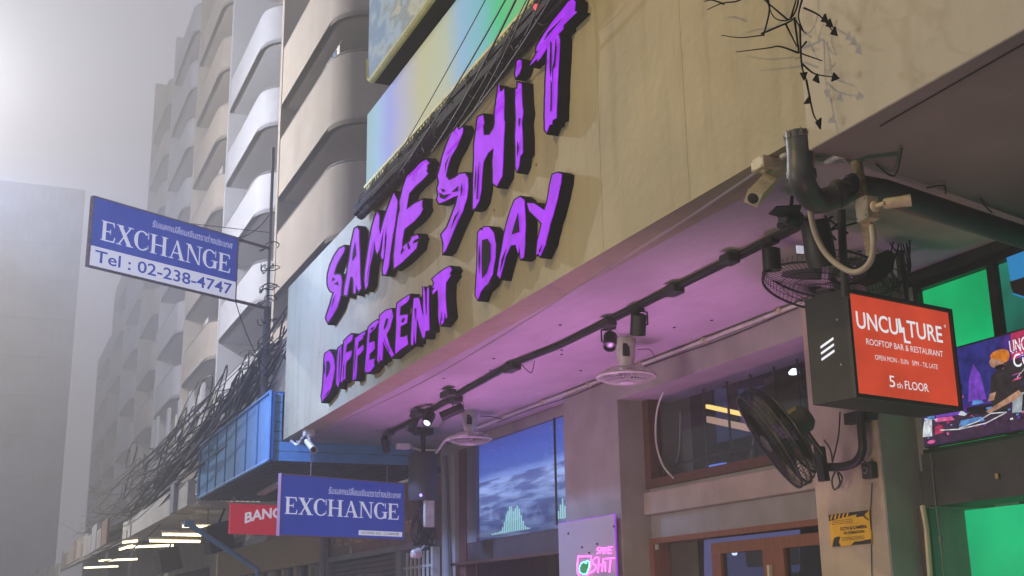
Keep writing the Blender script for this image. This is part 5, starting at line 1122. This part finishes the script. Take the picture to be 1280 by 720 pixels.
# row of more distant awnings
rr = random.Random(12)
spec_aw = [(30.5, 8, .45, 'awning', 'grey shop awning beyond the cream one'), (39, 9, .6, 'awning', 'weathered grey awning in the middle distance'), (49, 10, .7, 'plaster', 'drab awning near the far end of the street'), (60, 14, .8, 'awning', 'farthest grey awning towards the tower')]
for y0_, L, hgt, m, lab in spec_aw:
    t = thing('shop_awning', lab, 'awning', (3.2, y0_+L/2, 1.8), 'far shop awnings'); zz = 1.75+rr.uniform(0, .5)
    g = G(); g.prism([Vector((2.75, y0_, zz)), Vector((2.75, y0_, zz+.12)), Vector((5.3, y0_, zz+hgt+.7)), Vector((5.3, y0_, zz+hgt+.5))], (0, L, 0)); g.build('roof_sheet', m, t)
    for k in range(int(L/1.5)):
        g = G(); yy = y0_+.1+k*1.5; g.box((2.68, yy, zz-.28), (2.74, yy+1.35, zz+.16+rr.uniform(0, .25))); g.build('front_board', rr.choice(['awning', 'balcony_paint', 'shop_board', 'plaster_blue']), t)
    g = G(); g.box((5.3, y0_, -1.5), (5.5, y0_+L, zz+1.3)); g.build('shop_wall', 'plaster', t)
    g = G(); g.box((5.28, y0_+1, -1.2), (5.299, y0_+L-1, 1.2)); g.build('shop_glass', 'interior_dark', t)
for i in range(3):
    yy = 31+i*6.5+(i % 2); g = G(); g.tube([(3.2, yy, 1.65), (4.3, yy, 1.7)], .03, 6); tag(g.build('tube_lamp', 'tube_white'), ['nearest pale tube lamp of the distant awnings', 'middle pale tube lamp of the distant awnings', 'farthest pale tube lamp of the distant awnings'][i], 'tube lamp', 'tube lamps under the distant awnings')
# ------------------------------------------------------------------ balcony buildings (one row of narrow houses)
def rounded(D, y0, y1, depth, r, n=7):
    """path of a balcony front: from the wall along the near end, round the corner, down the street"""
    pts = [Vector((D+depth, y0, 0))]
    for k in range(n+1):
        a = math.pi/2*k/n; pts.append(Vector((D+r-r*math.sin(a), y0+r-r*math.cos(a), 0)))
    pts.append(Vector((D, y1, 0))); return pts
def parapet(g, path, z0, z1, t=.12):
    n = len(path); k = len(g.v); nr = []
    for i in range(n):
        d = (path[min(i+1, n-1)]-path[max(i-1, 0)]).normalized(); nr.append(Vector((d.y, -d.x, 0)))
    vs = []
    for i, p in enumerate(path):
        q = p+nr[i]*(-t); q = Vector((p.x, p.y, 0))+Vector((abs(nr[i].x), abs(nr[i].y), 0))*t
        vs += [(p.x, p.y, z0), (p.x, p.y, z1), (q.x, q.y, z1), (q.x, q.y, z0)]
    fs = []
    for i in range(n-1):
        a = i*4; b = a+4
        for j in range(4): fs.append((a+j, a+(j+1) % 4, b+(j+1) % 4, b+j))
    fs += [(3, 2, 1, 0), ((n-1)*4, (n-1)*4+1, (n-1)*4+2, (n-1)*4+3)]
    g.add(vs, fs)
def house(label, D, y0, y1, tops, ph, m, ztop, zbase=3.2, fin=False):
    t = thing('balcony_house', label, 'building', (D+2, (y0+y1)/2, -1.5), 'row of balcony houses')
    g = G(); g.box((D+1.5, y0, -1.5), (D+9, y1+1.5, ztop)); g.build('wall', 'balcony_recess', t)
    path = rounded(D, y0, y1, 1.5, .95)
    for z in tops:
        g = G(); parapet(g, path, z-ph, z); g.prism([p+Vector((0, 0, z-ph)) for p in path]+[Vector((D+1.5, y1, z-ph))], (0, 0, .12)); b = g.build('balcony', m, t, True)
        g = G(); rp_ = [Vector((p.x+.03, p.y+.03, z+.06)) for p in path]; g.tube(rp_, .02, 5)
        for k in range(6): yy = y0+1+k*(y1-y0-1.2)/5; g.tube([(D+.03, yy, z), (D+.03, yy, z+.06)], .012, 4)
        g.build('handrail', 'cable_grey', b)
        wn = G(); wn.box((D+1.44, y0+.8, z-.1), (D+1.499, y0+2.2, z+1.25)); wn.box((D+1.44, y0+3.0, z-.1), (D+1.499, y1-.8, z+1.25)); wn = wn.build('window', 'recess_window', t)
        g = G(); 
        for yy in (y0+.75, y0+2.2, y0+2.95, y1-.85): g.box((D+1.42, yy, z-.1), (D+1.5, yy+.06, z+1.3))
        g.build('frame', 'plaster', wn)
    rr = random.Random(int(y0*7))
    for z in tops:
        if rr.random() < .6:
            a = rr.uniform(y0+1.2, y1-1.4); g = G(); g.bevel_box((D+.5, a, z-.15), (D+.85, a+.8, z+.42), .02); g.lathe((D+.499, a+.4, z+.14), (-1, 0, 0), [(0, .2), (.015, .19)], 14); g.build('air_conditioner', 'balcony_white', t)
        if rr.random() < .6:
            g = G(); a = rr.uniform(y0+1, y1-2)
            for q in range(4): g.prism([Vector((D+.35, a+q*.34, z+.75)), Vector((D+.35, a+q*.34+.26, z+.75)), Vector((D+.37, a+q*.34+.25, z+.1)), Vector((D+.37, a+q*.34+.02, z+.1))], (.02, 0, 0), rr.choice(['plaster', 'awning_cream', 'blue_groove', 'shop_board']))
            g.tube([(D+.36, a-.2, z+.76), (D+.36, a+1.6, z+.76)], .015, 4, 'cable_grey'); g.build('laundry', None, t)
    g = G(); g.box((D-.02, y1+.01, zbase), (D+1.6, y1+.25, ztop)); g.build('party_wall', m, t)
    g = G(); g.box((D+.3, y0, zbase-.5), (D+1.6, y1, min(tops)-ph-.9)); g.build('lower_storey', 'balcony_paint', t)
    g = G()
    for k in range(3):
        yy = y0+.6+k*(y1-y0)/3; g.box((D+.27, yy, zbase+.1), (D+.299, yy+1.3, zbase+1.5))
    lw = g.build('lower_window', 'recess_window', t)
    g = G()
    for k in range(3):
        yy = y0+.6+k*(y1-y0)/3
        for q in range(4): g.box((D+.255, yy+q*.42, zbase+.1), (D+.272, yy+q*.42+.04, zbase+1.5))
    islands(g, 'window_grille', 'plaster', lw)
    return t
base = [7.05+2.67*k for k in range(0, 9)]
house('nearest balcony house, warm grey, next to the fascia', 6.4, 24.15, 30.2, base[:4], 1.75, 'balcony_paint', 19)
house('white balcony house behind the sign post', 6.4, 32.5, 38.5, base[:5], 1.2, 'balcony_white', 21)
house('third balcony house along the street, grey', 6.4, 40.2, 46.4, base[:7], 1.3, 'balcony_paint', 25)
house('fourth balcony house, paler than the one before it', 6.4, 48.2, 54.6, base[:8], 1.3, 'balcony_white', 27)
house('fifth balcony house, partly veiled by haze', 6.4, 56.4, 62.6, base[:8], 1.3, 'balcony_paint', 28)
house('tall balcony house second from the tower', 6.4, 72.2, 79.0, base[:6], 1.3, 'balcony_paint', 20)
house('last balcony house touching the tower', 6.4, 80.2, 89.0, base[:5], 1.3, 'balcony_white', 18)
house('sixth balcony house along the street', 6.4, 64.4, 71.0, base[:6], 1.3, 'balcony_white', 22)
g = G(); g.box((6.4, 15.5, -1.5), (9.0, 24.1, 5.5)); o = g.build('link_block', 'balcony_paint'); tag(o, 'plain low block between the bar and the first balcony house', 'building')
# tiled front and pale fittings under the white balcony
tl = thing('tiled_front', 'pale blue tiled front of the white house under its lowest balcony', 'wall', (5.9, 30, 4.2))
for i in range(6):
    for j in range(7):
        g = G(); g.box((6.02, 29.6+i*.56, 4.2+j*.34), (6.06, 30.13+i*.56, 4.51+j*.34)); g.build('tile', 'balcony_white', tl)
g = G(); g.box((6.062, 29.55, 4.15), (6.4, 33.1, 6.6)); g.build('backing', 'balcony_paint', tl)
# lit slit windows
for i, (px, py, H_) in enumerate(((219, 540, 1.3), (267, 508, .9))):
    q = PX(px, py, 6.2); g = G(); g.box((6.19, q.y-.12, q.z-H_/2), (6.24, q.y+.12, q.z+H_/2)); tag(g.build('lit_slit_window', 'tube_white'), ['lit narrow window low on the left behind the cable tangle', 'lit narrow window to the right just below the lowest balcony'][i], 'window', 'lit narrow windows')
M['slit'] = emat('slit', (.75, .78, .5), .6)
for ob in bpy.data.objects:
    if ob.name.startswith('lit_slit_window'): ob.data.materials[0] = M['slit']
for i in range(5):
    q = PX(196+i*14, 545-i*9, 6.25); g = G(); g.box((6.2, q.y-.25, q.z-.8), (6.3, q.y+.25, q.z+.8)); tag(g.build('pale_shutter', 'balcony_white'), ['farthest pale shutter, just left of the low lit slit window', 'second pale shutter from the far end of the low floors', 'middle one of the five pale shutters', 'second nearest pale shutter above the cable tangle', 'nearest pale shutter, beside the right slit window'][i], 'shutter', 'pale shutters of the low floors')
# far tower at the end of the street
tw = thing('far_tower', 'tall pale tower closing the far end of the street at the left', 'building', (-3, 92, -1.5))
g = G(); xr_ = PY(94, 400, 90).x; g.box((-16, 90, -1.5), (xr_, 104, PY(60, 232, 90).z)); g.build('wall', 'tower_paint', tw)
for k in range(9):
    g = G(); z = 4+k*2.8; g.box((-15.9, 89.9, z), (xr_-.3, 89.998, z+.12)); g.build('string_course', 'tower_paint', tw)
# ------------------------------------------------------------------ cable tangle over the shops
def cabs(n, A, B, spread, sag, r, seed, m='cable_black', name='cable_tangle'):
    rr = random.Random(seed); g = G()
    for mm in ('cable_black', 'cable_dusty'): g.m(mm)
    for k in range(n):
        a = Vector(A)+Vector((rr.gauss(0, spread[0]), rr.gauss(0, spread[1]), rr.gauss(0, spread[2])))
        b = Vector(B)+Vector((rr.gauss(0, spread[0]*1.3), rr.gauss(0, spread[1]*2), rr.gauss(0, spread[2]*1.2)))
        pts = catenary(a, b, abs(rr.gauss(sag, sag*.6)), 12); ph = rr.uniform(0, 6)
        for i, p in enumerate(pts): p.x += .07*math.sin(i*.6+ph); p.z += .03*math.sin(i*.8+ph*2)
        g.tube(pts, r*rr.choice((.35, .45, .6, .8, 1.3)), 4, rr.choice(('cable_black', 'cable_dusty')))
    o = g.build(name); o['kind'] = 'stuff'; return o
cabs(16, PX(356, 428, 3.5), PX(300, 480, 3.4), (.05, .3, .20), .1, .016, 1)
cabs(26, PX(345, 446, 3.45), PX(248, 540, 3.2), (.05, .5, .18), .2, .014, 2)
cabs(34, PX(300, 490, 3.3), PX(180, 600, 3.0), (.08, .9, .26), .25, .015, 3)
cabs(34, PX(236, 548, 3.0), PX(110, 650, 3.0), (.1, 2.0, .36), .4, .018, 4)
# coils and junctions in the tangle
g = G(); rr = random.Random(21)
for k in range(22):
    t_ = rr.random(); c = PX(310-t_*160+rr.uniform(-8, 8), 470+t_*130+rr.uniform(-18, 18), 3.15); R_ = rr.uniform(.08, .3)
    ang = rr.uniform(0, 3); ex = Vector((.2, math.cos(ang), math.sin(ang))); ey = Vector((.1, -math.sin(ang), math.cos(ang)))
    g.tube([c+ex*R_*1.5*math.cos(a)+ey*R_*math.sin(a)+Vector((0, 0, .03*math.sin(3*a))) for a in [i*math.pi/8 for i in range(16)]], rr.uniform(.008, .016), 4, closed=True)
o = g.build('cable_coils', 'cable_black'); o['kind'] = 'stuff'
for i, (px, py) in enumerate(((313, 470), (307, 482), (300, 495), (250, 545), (222, 580), (195, 605))):
    q = PX(px, py, 3.15); g = G(); g.tube([q+Vector((0, .25, -.05)), q+Vector((0, -.25, .05))], .05, 8); tag(g.build('cable_splice', 'cable_black', None, True), ['topmost splice case near the sign post', 'second splice case down, over the blue canopy corner', 'splice case above the middle of the blue canopy', 'splice case beyond the far end of the blue canopy', 'splice case above the cream awning end box', 'lowest splice case at the far left of the tangle'][i], 'splice case', 'splice cases in the cable tangle')
# white sheets of the block behind the tangle
g = G(); g.prism([PX(*p, 3.6) for p in ((268, 520), (345, 440), (352, 480), (340, 490), (290, 535))], (.05, 0, 0)); tag(g.build('white_hoarding', 'balcony_white'), 'white sheet behind the cables above the blue canopy', 'hoarding')
g = G(); g.prism([PX(*p, 3.5) for p in ((346, 430), (359, 420), (357, 490), (343, 492))], (.3, 0, 0)); tag(g.build('brown_housing', 'plaster_warm'), 'brown box between the sign post and the far fascia corner', 'box')
# ------------------------------------------------------------------ added haze in place of lens glare
m = bpy.data.materials.new('glare_haze'); m.use_nodes = True; n = m.node_tree; n.nodes.clear(); o = n.nodes.new('ShaderNodeOutputMaterial'); v = n.nodes.new('ShaderNodeVolumePrincipled')
v.inputs['Color'].default_value = (.96, .96, .98, 1); v.inputs['Density'].default_value = HAZE if (HAZE := .0125) else 0
n.links.new(v.outputs[0], o.inputs['Volume']); M['glare_haze'] = m
g = G(); g.box((-70, -40, -3), (70, 140, 34)); h = g.build('haze', 'glare_haze'); h['kind'] = 'stuff'  # haze volume added to stand in for the lens's veiling glare
g = None
for ob in bpy.data.objects:
    if '_local' in ob: del ob['_local']
# mute materials count check
sc.cycles.use_denoising = True
sc.cycles.volume_step_rate = 4
sc.cycles.max_bounces = 8
